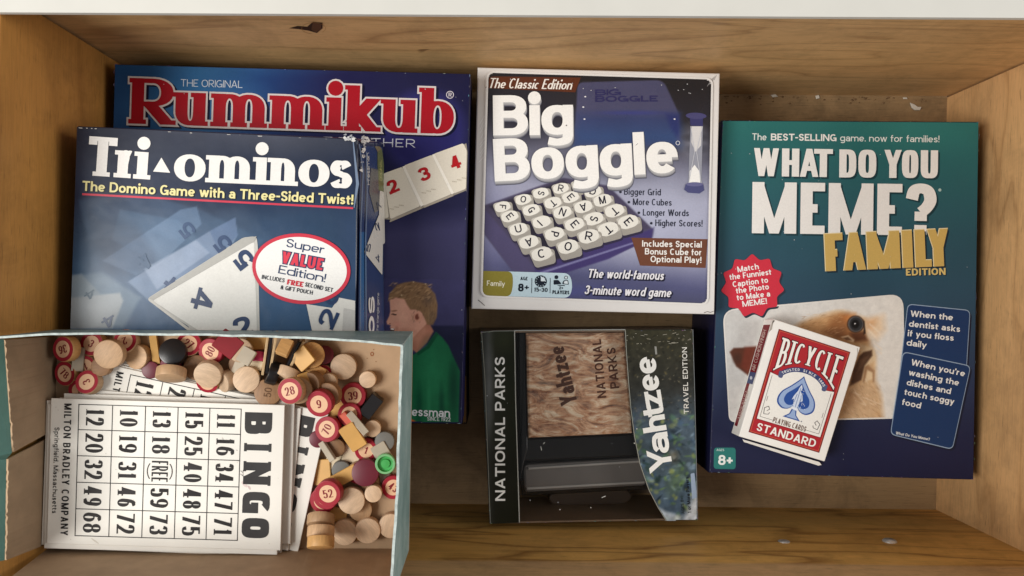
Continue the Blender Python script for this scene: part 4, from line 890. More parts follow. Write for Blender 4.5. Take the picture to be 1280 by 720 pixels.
# ------------------------------------------------------------------ teal photo-caption game box
zt = .068
MM = empty('game_box', P(1055, 375, 0), 'tall teal to navy party game box with big white block title', 'game box', 'boxed games')
MO = [(902.5, 150), (1224, 152), (1217.5, 600), (886.5, 591)]
slab('lid', MO, .0008, zt, plain('navy_lid_card', (22, 24, 54), .45, .2, .1), MM, .0012)
r = Ras(884, 148, 1226, 602, 2.2, (40, 80, 90)).quad([(903.6, 151.2), (1223, 153.2), (1216.4, 598.8), (887.8, 590)]); r.grad((1050, 150), (1050, 598), [(0, (44, 112, 108)), (.12, (42, 100, 103)), (.33, (44, 84, 98)), (.55, (46, 72, 94)), (.75, (42, 52, 80)), (.88, (34, 38, 68)), (1, (28, 30, 60))])
r.ell(1130, 160, 90, 40, (60, 140, 130), .3, .9); r.noise(60, .05, 4)
r.build('lid_print', on(MM, zt + 1e-4), M_SATIN, MM)
a = Art(); WH = (236, 234, 230)
text(a, 'The', (940, 175), (958, 175.5), 8.4, (226, 232, 228), 1, .14); text(a, 'BEST-SELLING', (963.5, 175.5), (1045.5, 176.5), 8.6, WH, 1, .2); text(a, 'game, now for families!', (1050, 176.5), (1174, 178), 8.4, (226, 232, 228), 1, .14)
a.build('top_lettering', on(MM, zt + 1e-4), M_SATIN, MM)
a = Art(); ki = dict(wv=.26, wh=.17, sq=3.2, gap=.05, wd=.205)
WX = {'WHAT': [(941, 974), (977, 998.6), (998.6, 1023.6), (1017, 1040.5)], 'DO': [(1048.7, 1070), (1072.5, 1095)], 'YOU': [(1104, 1127.5), (1127, 1147.5), (1150.5, 1172)], 'MEME': [(939.6, 995), (1000, 1030.4), (1035, 1091), (1095.8, 1127)]}
for dx, c, l in ((2.4, (24, 58, 66), 1), (0, WH, 2)):
    for w, p, q, hh in (('WHAT', (941, 220), (1039, 221.5), 35), ('DO', (1049, 221.8), (1095, 222.3), 35), ('YOU', (1104, 222.3), (1171.5, 223), 35)): text(a, w, (p[0] + dx, p[1] + dx), (q[0] + dx, q[1] + dx), hh, c, l, ext=[(x - p[0], y - p[0]) for x, y in WX[w]], **ki)
    text(a, 'MEME', (940.5 + dx, 291.5 + dx), (1126 + dx, 294 + dx), 64, c, l, wv=.235, wh=.165, sq=3.2, ext=[(x - 940.5, y - 940.5) for x, y in WX['MEME']], wd=.185)
    text(a, '?', (1130 + dx, 293 + dx), (1170 + dx, 294 + dx), 64, c, l, wv=.24, wh=.19, sq=3)
a.ell(1174.5, 237.5, 2, 2, (170, 196, 192), 2, 0, 10)
a.build('title_lettering', on(MM, zt + 1e-4), M_SATIN, MM)
a = Art()
for dx, c, l, g in ((2.6, (24, 44, 58), 3, 0), (0, (236, 220, 176), 4, .012), (.5, (204, 172, 98), 5, 0)): text(a, 'FAMILY', (1034 + dx, 338.5 + dx), (1183 + dx, 332 + dx), 46.5, c, l, wv=.27, wh=.18, sq=3, wd=.215, grow=g, ext=[(x - 1034, y - 1034) for x, y in ((1031.5, 1054), (1053, 1083), (1084, 1125), (1128, 1141), (1144, 1164), (1159, 1187))])
for dx, c, l in ((1, (26, 44, 58), 3), (0, (216, 190, 120), 4)): text(a, 'EDITION', (1132 + dx, 344.5 + dx), (1181.5 + dx, 343.5 + dx), 8.6, c, l, .26, .2, gap=.14)
a.build('gold_lettering', on(MM, zt + 1e-4), M_SATIN, MM)
# printed dog photo
card = rounded([(902, 386), (1119, 367), (1132, 521), (915, 527)], [16, 16, 5, 7])
card = rounded([(904, 388), (1128, 368), (1131, 522), (912, 527)], [16, 17, 5, 8])
a = Art(); a.poly(card, (218, 215, 210), 1); a.build('photo_card', on(MM, zt + 1e-4), M_SATIN, MM)
r = Ras(900, 364, 1134, 530, .9, (220, 217, 212)); r.grad((910, 400), (1130, 500), [(0, (206, 205, 202)), (.6, (228, 225, 219)), (1, (226, 222, 215))])
r.ell(965, 500, 60, 60, (196, 194, 190), .6, .9)
X_ = lambda x, y: (1000 + x / 4.364, 365 + y / 4.364)
PQ = lambda *q: [X_(*p) for p in q]
r.poly(PQ((-60, 210), (0, 172), (60, 142), (200, 108), (290, 118), (350, 145), (372, 250), (410, 350), (410, 480), (440, 560), (455, 700), (150, 720), (0, 500)), (208, 170, 126), 1, 9)
r.ell(*X_(200, 112), 22, 5, (228, 196, 156), .7, .9, -8); r.poly(PQ((10, 180), (120, 140), (230, 118), (250, 200), (120, 230), (10, 200)), (190, 142, 94), .8, 12)
r.poly(PQ((180, 135), (260, 120), (280, 200), (330, 220), (370, 270), (230, 262), (130, 220)), (150, 98, 58), .9, 10)
r.poly(PQ((215, 125), (300, 118), (300, 140), (250, 165)), (196, 122, 66), .7, 7)
r.poly(PQ((270, 225), (352, 210), (366, 262), (300, 270)), (96, 58, 38), .9, 5); r.poly(PQ((140, 215), (240, 190), (250, 240), (200, 255)), (128, 84, 54), .7, 7)
r.poly(PQ((345, 150), (455, 128), (462, 205), (420, 260), (380, 240)), (232, 196, 154), .75, 12); r.poly(PQ((348, 152), (420, 142), (400, 200), (368, 210)), (216, 160, 108), .6, 8)
for p_, q_ in (((380, 170), (440, 220)), ((372, 200), (430, 260)), ((400, 270), (450, 310)), ((405, 300), (448, 332))): r.poly(PQ(p_, q_, (q_[0] - 4, q_[1] + 10), (p_[0] - 4, p_[1] + 8)), (246, 230, 208), .55, 2)
r.poly(PQ((322, 285), (385, 300), (408, 322), (412, 360), (405, 470), (340, 500), (330, 340)), (230, 204, 166), .95, 3)
r.poly(PQ((392, 316), (394, 346), (352, 402), (334, 480), (270, 515), (290, 420), (322, 350), (345, 328)), (92, 66, 50), 1, 2.5); r.poly(PQ((330, 370), (372, 350), (345, 395), (310, 440)), (128, 96, 74), .7, 4)
r.poly(PQ((222, 245), (262, 236), (296, 262), (290, 275), (240, 258)), (226, 200, 166), .9, 1.6); r.poly(PQ((232, 250), (262, 244), (282, 264), (250, 262)), (120, 84, 60), .9, 1.4)
r.poly(PQ((352, 408), (372, 396), (408, 428), (404, 492), (396, 492), (394, 440), (366, 424), (350, 500), (340, 490)), (150, 108, 74), .75, 2.2); r.poly(PQ((372, 400), (402, 380), (404, 424)), (206, 166, 122), .8, 4)
r.poly(PQ((270, 520), (340, 500), (405, 495), (440, 600), (400, 690), (230, 700)), (206, 174, 138), .7, 10); r.poly(PQ((240, 560), (300, 530), (330, 600), (230, 660)), (176, 136, 100), .6, 9)
rng = random.Random(8)
for i in range(150):
    x, y = rng.uniform(240, 440), rng.uniform(500, 690); q = X_(x, y); r.ell(q[0], q[1], rng.uniform(2.5, 6.5), .6, rng.choice([(238, 214, 182), (176, 134, 98), (222, 190, 152), (150, 110, 80)]), .5, .8, rng.uniform(20, 75))
for i in range(90):
    x, y = rng.uniform(10, 240), rng.uniform(120, 235); q = X_(x, y); r.ell(q[0], q[1], rng.uniform(2.5, 5), .6, rng.choice([(222, 184, 136), (140, 94, 58), (204, 160, 110)]), .45, .8, rng.uniform(-40, 5))
for p_, q_ in (((300, 540), (360, 615)), ((340, 570), (440, 610)), ((290, 545), (330, 560)), ((356, 470), (372, 500))): r.poly(PQ(p_, q_, (q_[0] - 2, q_[1] + 5), (p_[0] - 2, p_[1] + 5)), (236, 214, 184), .6, 1.4)
e0, e1 = X_(303, 175); r.ell(e0, e1, 11.6, 11.6, (74, 50, 36), 1, .12); r.ell(e0, e1, 10.2, 10.4, (104, 106, 108), .95, .16); r.ell(e0 + .3, e1, 8.8, 9.2, (52, 52, 54), 1, .12); r.ell(e0 - .5, e1, 6, 6.4, (22, 20, 20), 1, .3); r.ell(e0 - 1, e1 - .5, 1.1, 1.1, (250, 250, 250), 1, .4)
r.poly(PQ((345, 150), (352, 160), (358, 226), (346, 232)), (40, 28, 22), .85, 1.5)
nose = [(912, 440), (917, 435), (930, 434.5), (952, 433), (950, 470), (936, 470), (920, 458)]
r.poly(nose, (96, 56, 42), 1, 2.5); r.poly([(931, 434), (952, 433), (950, 470), (936, 468), (926, 458)], (126, 60, 46), .8, 5); r.ell(921, 448, 8, 9, (78, 52, 42), .7, .8)
r.noise(5, .05, 3)
r.build('printed_dog', on(MM, zt + 1e-4), M_SATIN, MM, card, 2)
a = Art(); a.line(card, 1.8, (226, 223, 218), 3, True); a.build('photo_border', on(MM, zt + 1e-4), M_SATIN, MM)
# starburst, caption cards, age badge
a = Art()
def burst(cx, cy, r0, r1, n, ph): 
    pts = [((cx + (r0 if i % 2 == 0 else r1) * math.cos(math.pi * i / n + ph)), (cy + (r0 if i % 2 == 0 else r1) * math.sin(math.pi * i / n + ph))) for i in range(2 * n)]
    return rounded(pts, 3.2, 4)
a.poly(burst(942.5, 359.5, 40.5, 33, 11, .13), (42, 52, 66), 3); a.poly(burst(940.5, 357.3, 40.5, 33, 11, .13), (206, 50, 68), 4)
for s, x0, y0, x1, y1 in (('Match', 922, 340.5, 948.5, 336.2), ('the Funniest', 912, 350, 964, 343.2), ('Caption to', 916, 359, 960, 353.2), ('the Photo', 920, 367, 961, 361.5), ('to Make a', 921, 375.5, 962.5, 370.4), ('MEME!', 928, 383.5, 958.5, 379.6)):
    text(a, s, (x0, y0), (x1, y1), 7.2, (244, 238, 236), 5, .19, gap=.1)
a.build('starburst', on(MM, zt + 1e-4), M_SATIN, MM)
a = Art()
c1 = [(1134, 379.5), (1212.5, 387.5), (1206, 490), (1122, 484)]; c2 = [(1128, 439), (1213, 457), (1190, 562), (1112, 543)]
for cc, l in ((c1, 3), (c2, 5)):
    a.poly(rounded([(u + 2, v + 2.5) for u, v in cc], 7), (28, 32, 52), l); a.poly(rounded(cc, 7), (146, 166, 190), l + 1)
    ctr = Vector((sum(p[0] for p in cc) / 4, sum(p[1] for p in cc) / 4)); ins = [tuple(ctr + (Vector(p) - ctr) * .978) for p in cc]
    a.poly(rounded(ins, 6.2), (30, 56, 98), l + 2)
kk = dict(h=7.6, col=(232, 232, 230), wv=.21, wh=.17, gap=.11, layer=8)
for s, x0, y0, x1, y1 in (('When the', 1137, 395.5, 1190, 400.5), ('dentist asks', 1135, 408, 1199, 415), ('if you floss', 1133.5, 420, 1191, 426), ('daily', 1132, 431.5, 1157, 435), ('When you*re', 1137.5, 456, 1204.5, 470.5), ('washing the', 1134.5, 468.5, 1197, 482), ('dishes and', 1132, 481, 1187, 492.5), ('touch soggy', 1129, 493, 1191, 505.5), ('food', 1126, 505.5, 1149.5, 510.5)):
    text(a, s.replace('*', "'"), (x0, y0), (x1, y1), **kk)
text(a, 'What Do You Meme?', (1118.5, 542.5), (1161, 550.5), 3.6, (214, 218, 222), 8, .2)
a.build('caption_cards', on(MM, zt + 1e-4), M_SATIN, MM)
a = Art(); a.poly(rounded([(892.5, 559.5), (919.5, 559.5), (919.5, 586.5), (892, 586)], 4), (44, 118, 112), 1)
text(a, '8+', (897.5, 581), (915.5, 581.5), 12.5, (232, 236, 232), 2, .22, .19); text(a, 'AGES', (895.5, 563.6), (905, 563.8), 2.8, (200, 220, 214), 2, .16)
a.build('age_badge', on(MM, zt + 1e-4), M_SATIN, MM)

edgewear(MM, MO, zt, 70, 5, (120, 140, 160), 2.2)
# ------------------------------------------------------------------ playing-card box lying on the teal box
zb, zt = .0685, .0865
CB = empty('card_box', P(997, 490, zb), 'red and white playing card box lying on the printed dog', 'card box')
CO = [(966.5, 398.5), (1075.5, 434), (1031, 577), (923.5, 545.5)]
M_CARDW = plain('white_tuck_card', (234, 231, 225), .5, .4, .04)
topc = [P(u, v, zt) for u, v in CO]; botc = [Vector((p.x, p.y, zb)) for p in topc]
botc[0] = P(955, 399, zb); botc[3] = P(914, 541, zb)
bev_hexa('tuck_box', [botc[i] for i in (3, 2, 1, 0)], [topc[i] for i in (3, 2, 1, 0)], M_CARDW, CB, .0006, 2)
fn = on(CB, zt + 1e-4); ctop = fn
# card face coordinates: x across 0..100, y down 0..140
def cf(x, y):
    t, s = x / 100, y / 140; A0, A1, A2, A3 = (Vector(p) for p in CO)
    return tuple((A0 * (1 - t) + A1 * t) * (1 - s) + (A3 * (1 - t) + A2 * t) * s)
def cm(x, y, l): return fn(*cf(x, y), l)
RED, DRED, BLU = (172, 38, 46), (120, 22, 32), (40, 78, 152)
a = Art()
fr = [(9, 9), (91, 9), (91, 132), (9, 132)]
a.poly(fr, DRED, 1); a.poly([(10.2, 10.2), (89.8, 10.2), (89.8, 130.8), (10.2, 130.8)], (196, 84, 62), 2); a.poly([(11.2, 11.2), (88.8, 11.2), (88.8, 129.8), (11.2, 129.8)], RED, 3)
white = [(12.4, 58.5), (23, 60), (28, 56.5)] + ellpts(50, 64, 29, 20, 0, 24, 2, 195, 345) + [(72, 56.5), (77, 60), (87.6, 58.5), (87.6, 115), (12.4, 115)]
a.poly(white, DRED, 4); ctr = (50, 85)
a.poly([(50 + (x - 50) * .975, 86 + (y - 86) * .975) for x, y in white], (236, 233, 226), 5)
a.line([(16, 62), (16, 111), (33, 111)], .45, (110, 100, 96), 6); a.line([(84, 62), (84, 111), (67, 111)], .45, (110, 100, 96), 6)
for sx in (1, -1):
    q = lambda x, y: (50 + sx * (x - 50), y)
    a.line([q(19, 107), q(18, 100), q(22, 97), q(24, 100), q(21.5, 102.5)], .7, (90, 84, 82), 6); a.line([q(19, 107), q(24, 106), q(25, 103.5)], .6, (90, 84, 82), 6); a.line([q(18, 92), q(18, 86)], .5, (110, 100, 96), 6)
a.build('front_frame', cm, M_SATIN, CB)
a = Art()
# spread-foot title letters, the outer ones reaching down
def bent(a, s, h0, col, layer, grow):
    xs, tot = layout(s, .62, .145, .045, .12); k = 70 / (tot * h0)
    for ch, x, w in xs:
        for pl in glyph(ch, w, .145, .085, .7, .28, 2.3, .12, .055, grow):
            def mp(q):
                X = 15.3 + (x + q[0]) * h0 * k; t = (X - 50) / 36; dr = 5.5 + 23 * abs(t) ** 2.6 * .8 + 16; top = 20
                return (X, 17 - 2.0 * (1 - t * t) * 0 + (1 - q[1]) * (22 + 19 * abs(t) ** 2.2))
            if pl[0] == 'strip': a.strip([mp(q) for q in pl[1]], [mp(q) for q in pl[2]], col, layer)
            else: a.poly([mp(q) for q in pl], col, layer)
bent(a, 'BICYCLE', 26, (70, 14, 22), 5, .035); bent(a, 'BICYCLE', 26, (240, 237, 230), 6, 0)
a.build('title_lettering', cm, M_SATIN, CB); a = Art()
text(a, 'STANDARD', (16, 127.5), (84, 127.5), 9.2, (240, 237, 230), 6, .2, .16, gap=.12)
a.build('standard_lettering', cm, M_SATIN, CB); a = Art()
text(a, 'PLAYING CARDS', (31, 113.2), (69, 113.2), 6.2, (112, 88, 76), 6, .14, gap=.1)
a.build('subtitle_lettering', cm, M_SATIN, CB); a = Art()
a.line(ellpts(50, 69, 29, 23, 0, 24, 2, 212, 328), 5.2, (52, 66, 112), 6)
for x in (25, 75): a.rrect([(x - 3, 54), (x + 3, 54), (x + 2.4, 62), (x - 2.4, 62)], 2, (80, 88, 124), 6)
s = 'TRUSTED SINCE 1885'
for i, ch in enumerate(s):
    if ch == ' ': continue
    t = math.radians(216 + (324 - 216) * i / (len(s) - 1)); cx, cy = 50 + 29 * math.cos(t), 69 + 23 * math.sin(t)
    d = Vector((-29 * math.sin(t), 23 * math.cos(t))).normalized(); up = Vector((d.y, -d.x)); c0 = Vector((cx, cy)) - up * 1.4
    text(a, ch, tuple(c0 - d * 1.05), tuple(c0 + d * 1.05), 2.9, (228, 228, 230), 7, .2)
a.build('banner_lettering', cm, M_SATIN, CB)
a = Art()
def spade(cx, cy, s, layer, col, stem=True):
    pts = []
    half = [(0, -30), (4, -24), (12, -14), (20, -5), (23, 4), (21.5, 11), (15, 15.5), (8, 14.5), (3, 10)]
    hs = catmull([Vector(p) for p in half], 5); right = [(cx + p.x * s, cy + p.y * s) for p in hs]; left = [(cx - p.x * s, cy + p.y * s) for p in reversed(hs)]
    a.poly(right + left, col, layer)
spade(50, 80, .93, 6, BLU); spade(50, 79.8, .86, 7, (150, 172, 210)); spade(50, 79.2, .62, 8, BLU)
for i in range(58):
    t = i / 57; 
a.poly([(48, 88), (52, 88), (54, 98), (60, 103.5), (40, 103.5), (46, 98)], BLU, 6); a.poly([(49, 91), (51, 91), (53, 98.5), (57, 102.3), (43, 102.3), (47, 98.5)], (150, 172, 210), 7)
rng = random.Random(2)
for i in range(26):
    x, y = rng.uniform(38, 62), rng.uniform(64, 90)
    if abs(x - 50) < (y - 58) * .4: a.ell(x, y, .5, .5, (220, 226, 238), 9, 0, 6)
a.poly([(50, 62), (52, 66), (51, 70), (54, 74), (56, 80), (54, 82), (53, 78), (53, 84), (52, 92), (48.5, 92), (47, 86), (46, 80), (44, 82), (45, 77), (48, 70), (48.5, 66)], (206, 216, 232), 10)
for q in ([(50, 66), (50, 90)], [(48, 74), (47, 84)], [(52.5, 74), (54, 80)]): a.line(q, .5, (72, 104, 166), 11)
a.rrect([(46, 89), (54, 90), (53.6, 93), (46, 92)], 1, (222, 228, 238), 11)
a.ell(61.5, 103, .8, .8, (120, 120, 130), 6, 0, 8)
a.build('printed_spade', cm, M_SATIN, CB)
# printed left side
n2 = (topc[0] - botc[0]).cross(botc[3] - botc[0]); n2 = n2 if n2.z > 0 else -n2
sdc = onplane(CB, botc[0] + n2.normalized() * 1.5e-4, n2)
def se(t, s):                                      # t along the side from the back, s from the foot edge up
    b0, b1 = Vector((955, 399)), Vector((914, 541)); u0, u1 = Vector((966.5, 398.5)), Vector((923.5, 545.5))
    return tuple((b0 * (1 - t) + b1 * t) * (1 - s) + (u0 * (1 - t) + u1 * t) * s)
a = Art(); a.poly([se(.05, .12), se(.93, .12), se(.93, .86), se(.05, .86)], (122, 24, 34), 0)
a.poly([se(.46, .14), se(.56, .14), se(.56, .84), se(.46, .84)], (70, 80, 120), 1)
text(a, 'AIR CUSHION FINISH', se(.45, .66), se(.1, .66), 4.2, (220, 190, 180), 2, .14); text(a, 'MADE IN USA', se(.86, .66), se(.62, .66), 4, (210, 176, 166), 2, .14)
a.ell(*se(.51, .5), 1.6, 2.2, (206, 210, 222), 2)
a.build('side_print', sdc, M_SATIN, CB)
a = Art()
a.poly([cf(-.2, 1), cf(2.5, 1.2), cf(1.2, 5), cf(1.8, 12), cf(-.5, 16)], (168, 160, 150), 1); a.poly([cf(.2, 2), cf(1.4, 2), cf(.4, 6)], (40, 34, 32), 2)
a.line([cf(97, 2), cf(99, 8), cf(99.4, 14)], .6, (176, 168, 158), 1)
a.build('corner_crease', fn, M_PAPER, CB)
# lid flap edge showing under the front
vs, fs = prism([P(u, v, .0715) for u, v in ((928, 549), (1024, 577.5), (1027, 581), (1023, 582), (930, 552.5))], .0712, .0718, .0001, 1)
mesh_obj('tuck_flap', loc(vs, CB), fs, M_CARDW, CB)

# ------------------------------------------------------------------ old teal carton with the bingo set
ZB, ZF, ZR = .1678, .1695, .253
BX = empty('cardboard_carton', P(270, 560, ZB), 'worn teal cardboard carton lid holding bingo chips and cards', 'carton')
M_TAN = plain('tan_chipboard', (176, 148, 118), .75, .3, .10, 70, .15)
M_FLAP = plain('shaded_chipboard', (138, 116, 92), .8, .25, .14, 50, .2)  # darker copy of the tan board, end wall shade put into its colour
def tealmat():
    m, nt, b = new_mat('worn_teal_paper'); v = mapping(nt, (1, 1, 1))
    n1 = noise(nt, v, 30, 6, .65); n2 = noise(nt, v, 160, 4, .6)
    c = ramp(nt, n1.outputs[0], [(.3, lin((104, 134, 132))), (.55, lin((138, 163, 161))), (.72, lin((172, 188, 185)))])
    w = ramp(nt, n2.outputs[0], [(.62, (0, 0, 0)), (.75, (.6, .6, .6))])
    nt.links.new(mixc(nt, w.outputs[0], c.outputs[0], lin((196, 200, 194))), b.inputs['Base Color']); b.inputs['Roughness'].default_value = .5
    bump(nt, b, n2.outputs[0], .25, .001); return m
M_TEAL = tealmat(); M_RIM = plain('torn_paper_edge', (178, 188, 184), .8, .3, .3, 300, .3)
def carton_wall(name, base, rim, inward, t=.0011, edge=None, inn=None, n=40, wob=.0003, seed=1):
    """base and rim: outer polylines of equal parameter; teal outside, tan inside, worn rim"""
    rng = random.Random(seed)
    def at(pl, f):
        L = f * (len(pl) - 1); i = min(int(L), len(pl) - 2); return pl[i].lerp(pl[i + 1], L - i)
    vs, fs, mi = [], [], []
    for i in range(n + 1):
        f = i / n; b0, r0 = at(base, f), at(rim, f); w = Vector((rng.gauss(0, wob * .4), rng.gauss(0, wob * .4), rng.gauss(0, wob))) if 0 < i < n else Vector()
        r1 = r0 + w; m0 = b0.lerp(r1, .93)
        vs += [b0, m0, r1, r1 + inward * t + Vector((0, 0, rng.gauss(0, wob * .3))), m0 + inward * t, b0 + inward * t]
    for i in range(n):
        k = i * 6
        for j, q in ((0, 0), (1, 0), (2, 2), (3, 1), (4, 1)): fs.append((k + j, k + 6 + j, k + 7 + j, k + 1 + j)); mi.append(q)
    fs.append((5, 4, 3, 2, 1, 0)); mi.append(2); k = n * 6; fs.append((k, k + 1, k + 2, k + 3, k + 4, k + 5)); mi.append(2)
    return mesh_obj(name, loc(vs, BX), fs, None, BX, mats=[M_TEAL, inn or M_TAN, edge or M_RIM], mi=mi)
fl = [(70, 412), (516, 414), (511, 688), (62, 686)]
flo = [P(u, v, ZF) for u, v in fl]
hexa('carton_floor', [Vector((p.x, p.y, ZB)) for p in (flo[3], flo[2], flo[1], flo[0])], [flo[3], flo[2], flo[1], flo[0]], M_TAN, BX)
g = lambda p, z: Vector((p.x, p.y, z))
e = .0002
brim = [P(u, v, ZR) for u, v in ((-20, 422), (60, 416), (150, 415.5), (250, 417), (330, 419), (400, 422), (460, 426), (503, 431))]
nb = len(brim); bbase = [g(flo[0].lerp(flo[1], i / (nb - 1)), ZF + e) for i in range(nb)]
carton_wall('back_wall', bbase, brim, Vector((0, -1, 0)), seed=2)
rrim = [P(504, 432, ZR), P(501, 520, ZR), P(498, 620, ZR), P(491, 725, ZR), P(489, 752, ZR)]
rbase = [g(flo[1].lerp(flo[2], i / 4), ZF + e) for i in range(5)]
carton_wall('end_wall', rbase, rrim, Vector((-1, 0, 0)), t=.0014, seed=3)
frim = [P(489, 753, ZR), P(250, 752, ZR), P(-20, 750, ZR)]
fbase = [g(flo[2].lerp(flo[3], i / 2), ZF + e) for i in range(3)]
carton_wall('front_wall', fbase, frim, Vector((0, 1, 0)), seed=4)
# left end: two creased flaps with a split between them, the outer skin folded out over the drawer edge
ZL = .2195
split = .46
def lw(f): return g(flo[0].lerp(flo[3], f), ZF + e)
carton_wall('end_flap', [lw(split - .005), lw(.03)], [P(15, 565, .2225), P(4, 425, ZL)], Vector((1, 0, 0)), seed=5, edge=M_TAN, wob=.00025, inn=M_FLAP)
carton_wall('end_flap', [lw(.97) + Vector((-.0, 0, 0)), lw(split + .02)], [P(6, 700, ZL), P(8, 574, ZL - .001)], Vector((1, 0, 0)), seed=6, edge=M_TAN, wob=.00025, inn=M_FLAP)
vs = [P(5, 424, ZL + .0006), P(15, 566, .2232), P(8, 574, ZL + .0006), P(6, 700, ZL + .0006), P(-22, 705, .236), P(-20, 575, .236), P(-20, 560, .238), P(-22, 424, .236)]
vs2 = [v + Vector((0, 0, .0006)) for v in vs]
fs = [(0, 1, 6, 7), (1, 2, 5, 6), (2, 3, 4, 5)]; fs = [tuple(reversed(f)) for f in fs] + [tuple(i + 8 for i in f) for f in fs]
fs += [(i, (i + 1) % 8, (i + 1) % 8 + 8, i + 8) for i in range(8)]
M_TEALF = plain('teal_flap_paper', (82, 124, 116), .6, .4, .12, 60, .1)
mesh_obj('folded_flap', loc(vs + vs2, BX), fs, M_TEALF, BX)
a = Art(); a.line(ellpts(465, 442.5, 1.7, 2.3, 0, 14), 1.0, (150, 92, 56), 1, True)
for x, y in ((459, 448), (467, 437), (470, 452)): a.ell(x, y, .8, .6, (146, 108, 76), 1, 0, 8)
a.build('rust_spot', on(BX, ZF + 1e-4), M_PAPER, BX)

# ------------------------------------------------------------------ bingo cards
ZC = .1705; CT = .00095
KC = (H - .183) / F; CWp, CHp = 291, 181
M_CARD = plain('white_bingo_board', (232, 229, 221), .6, .3, .045, 22, .03)
INK = (46, 44, 44)
def card(name, u, v, z, rot, label, art=None, group='bingo cards in the stack'):
    w, h = CWp * KC / 2, CHp * KC / 2
    vs, fs = prism([(-w, -h), (w, -h), (w, h), (-w, h)], 0, CT, .00025, 1)
    o = mesh_obj(name, vs, fs, M_CARD); o.location = P(u, v, z); o.rotation_euler[2] = math.radians(-rot)
    tag(o, label, 'bingo card', group)
    if art: art(o)
    return o
def cardfn(x, y, l): return Vector(((x - CWp / 2) * KC, -(y - CHp / 2) * KC, CT + 6e-5 + l * .5))
GX = [35, 77, 118, 158.5, 198, 237]; GY = [6.5, 38, 70.5, 103.5, 136.5, 170]
def printface(nums, serial, full=False):
    def f(o):
        a = Art()
        for x in GX: a.poly([(x - .5, GY[0] - .5), (x + .5, GY[0] - .5), (x + .5, GY[-1] + .5), (x - .5, GY[-1] + .5)], INK, 1)
        for y in GY: a.poly([(GX[0] - .5, y - .5), (GX[-1] + .5, y - .5), (GX[-1] + .5, y + .5), (GX[0] - .5, y + .5)], INK, 2)
        a.build('grid', cardfn, M_PAPER, o)
        a = Art()
        for i in range(5):
            for j in range(5):
                n = nums[i][j]; x0, y0 = GX[i] + 9, GY[j]; ch = GY[j + 1] - y0
                if n == 'FREE':
                    text(a, n, (x0 + 1, y0 + 3.5), (x0 + 1, y0 + ch - 3.5), 20, INK, 2, .11, .07, gap=.07)
                    a.line(ellpts(x0 + 11, y0 + ch / 2, 15.5, 16, 0, 10, 2, 143, 217), 1.0, INK, 2); a.line(ellpts(x0 + 11, y0 + ch / 2, 15.5, 16, 0, 10, 2, -37, 37), 1.0, INK, 2)
                else:
                    pad = 5.5 if '1' in n else 4.2
                    if n == '11': pad = 7
                    text(a, n, (x0 + .5, y0 + pad), (x0 + .5, y0 + ch - pad), 22, INK, 2, .195, .075, serif=.07, ts=.045, gap=.10, sq=2.1)
        a.build('numbers', cardfn, M_PAPER, o)
        a = Art()
        for ch, y0, y1 in (('B', 10, 37), ('I', 48.5, 60), ('N', 71, 101), ('G', 109, 135.5), ('O', 141.5, 166.5)):
            text(a, ch, (242, y0), (242, y1), 34, (58, 57, 57), 2, {'I': .22, 'O': .31, 'G': .31, 'B': .33}.get(ch, .3), {'O': .31, 'G': .26}.get(ch, .235), sq=3.4, serif=.06 if ch in 'IN' else 0, ts=.1, wd=.25)
        a.build('title_lettering', cardfn, M_PAPER, o); a = Art()
        text(a, serial, (238.5, 82), (238.5, 90), 3.4, INK, 2, .14)
        a.build('serial_number', cardfn, M_PAPER, o); a = Art()
        text(a, 'MILTON BRADLEY COMPANY', (17, 6), (17, 170), 9, INK, 2, .2, .16, gap=.22)
        a.build('maker_lettering', cardfn, M_PAPER, o); a = Art()
        text(a, 'Springfield, Massachusetts', (5.8, 36), (5.8, 143), 6, INK, 2, .15, gap=.16)
        a.build('town_lettering', cardfn, M_PAPER, o)
        if full:
            a = Art(); rng = random.Random(12)
            for x, y, rx, ry, c in ((244, 100, 5, 2.2, (222, 206, 202)), (250, 104, 3, 1.4, (214, 194, 192)), (215, 44, 1.6, 1, (206, 202, 194)), (233, 58, 1.2, .8, (200, 196, 190)), (236, 71, 2.4, 1.2, (216, 212, 204)), (60, 176, 6, 1, (214, 208, 196)), (12, 90, 1.4, 2.2, (212, 206, 194))): a.ell(x, y, rx, ry, c, 0, rng.uniform(0, 90), 12)
            for i in range(26): a.ell(rng.uniform(4, 286), rng.uniform(4, 177), rng.uniform(.3, .8), rng.uniform(.3, .6), (198, 190, 178), 0, 0, 6)
            a.build('smudge_speck', cardfn, M_PAPER, o)
    return f
top_nums = [['12', '20', '32', '49', '68'], ['10', '19', '31', '46', '72'], ['13', '18', 'FREE', '59', '73'], ['15', '25', '40', '48', '75'], ['11', '16', '34', '47', '71']]
til_nums = [['12', '21', '35', '50', '66'], ['26', '17', '38', '52', '61'], ['14', '22', 'FREE', '57', '70'], ['13', '29', '41', '54', '64'], ['11', '24', '43', '58', '69']]
z = ZC; hid = 'plain edge of a white bingo card inside the straight stack'
tilt = 'white bingo card edge below the tilted card'
for i, (u, v, r) in enumerate(((250, 566, 14.5), (251.5, 568, 13.6), (252, 570, 12.9))): card('bingo_card', u, v, z, r, tilt); z += CT + .0003
card('bingo_card', 252.5, 572, z, 12.4, 'tilted bingo card showing MILTO at one end and part of the title at the other', printface(til_nums, '54')); z += CT + .0006
card('bingo_card', 226, 586, z, 5.2, 'slightly turned bingo card between the tilted card and the straight stack'); z += CT + .0003
card('bingo_card', 214, 594, z, 3.2, hid); z += CT + .0003
card('bingo_card', 222, 585.5, z, 1.8, 'bingo card pushed out behind the straight stack, long white edge showing'); z += CT + .0002
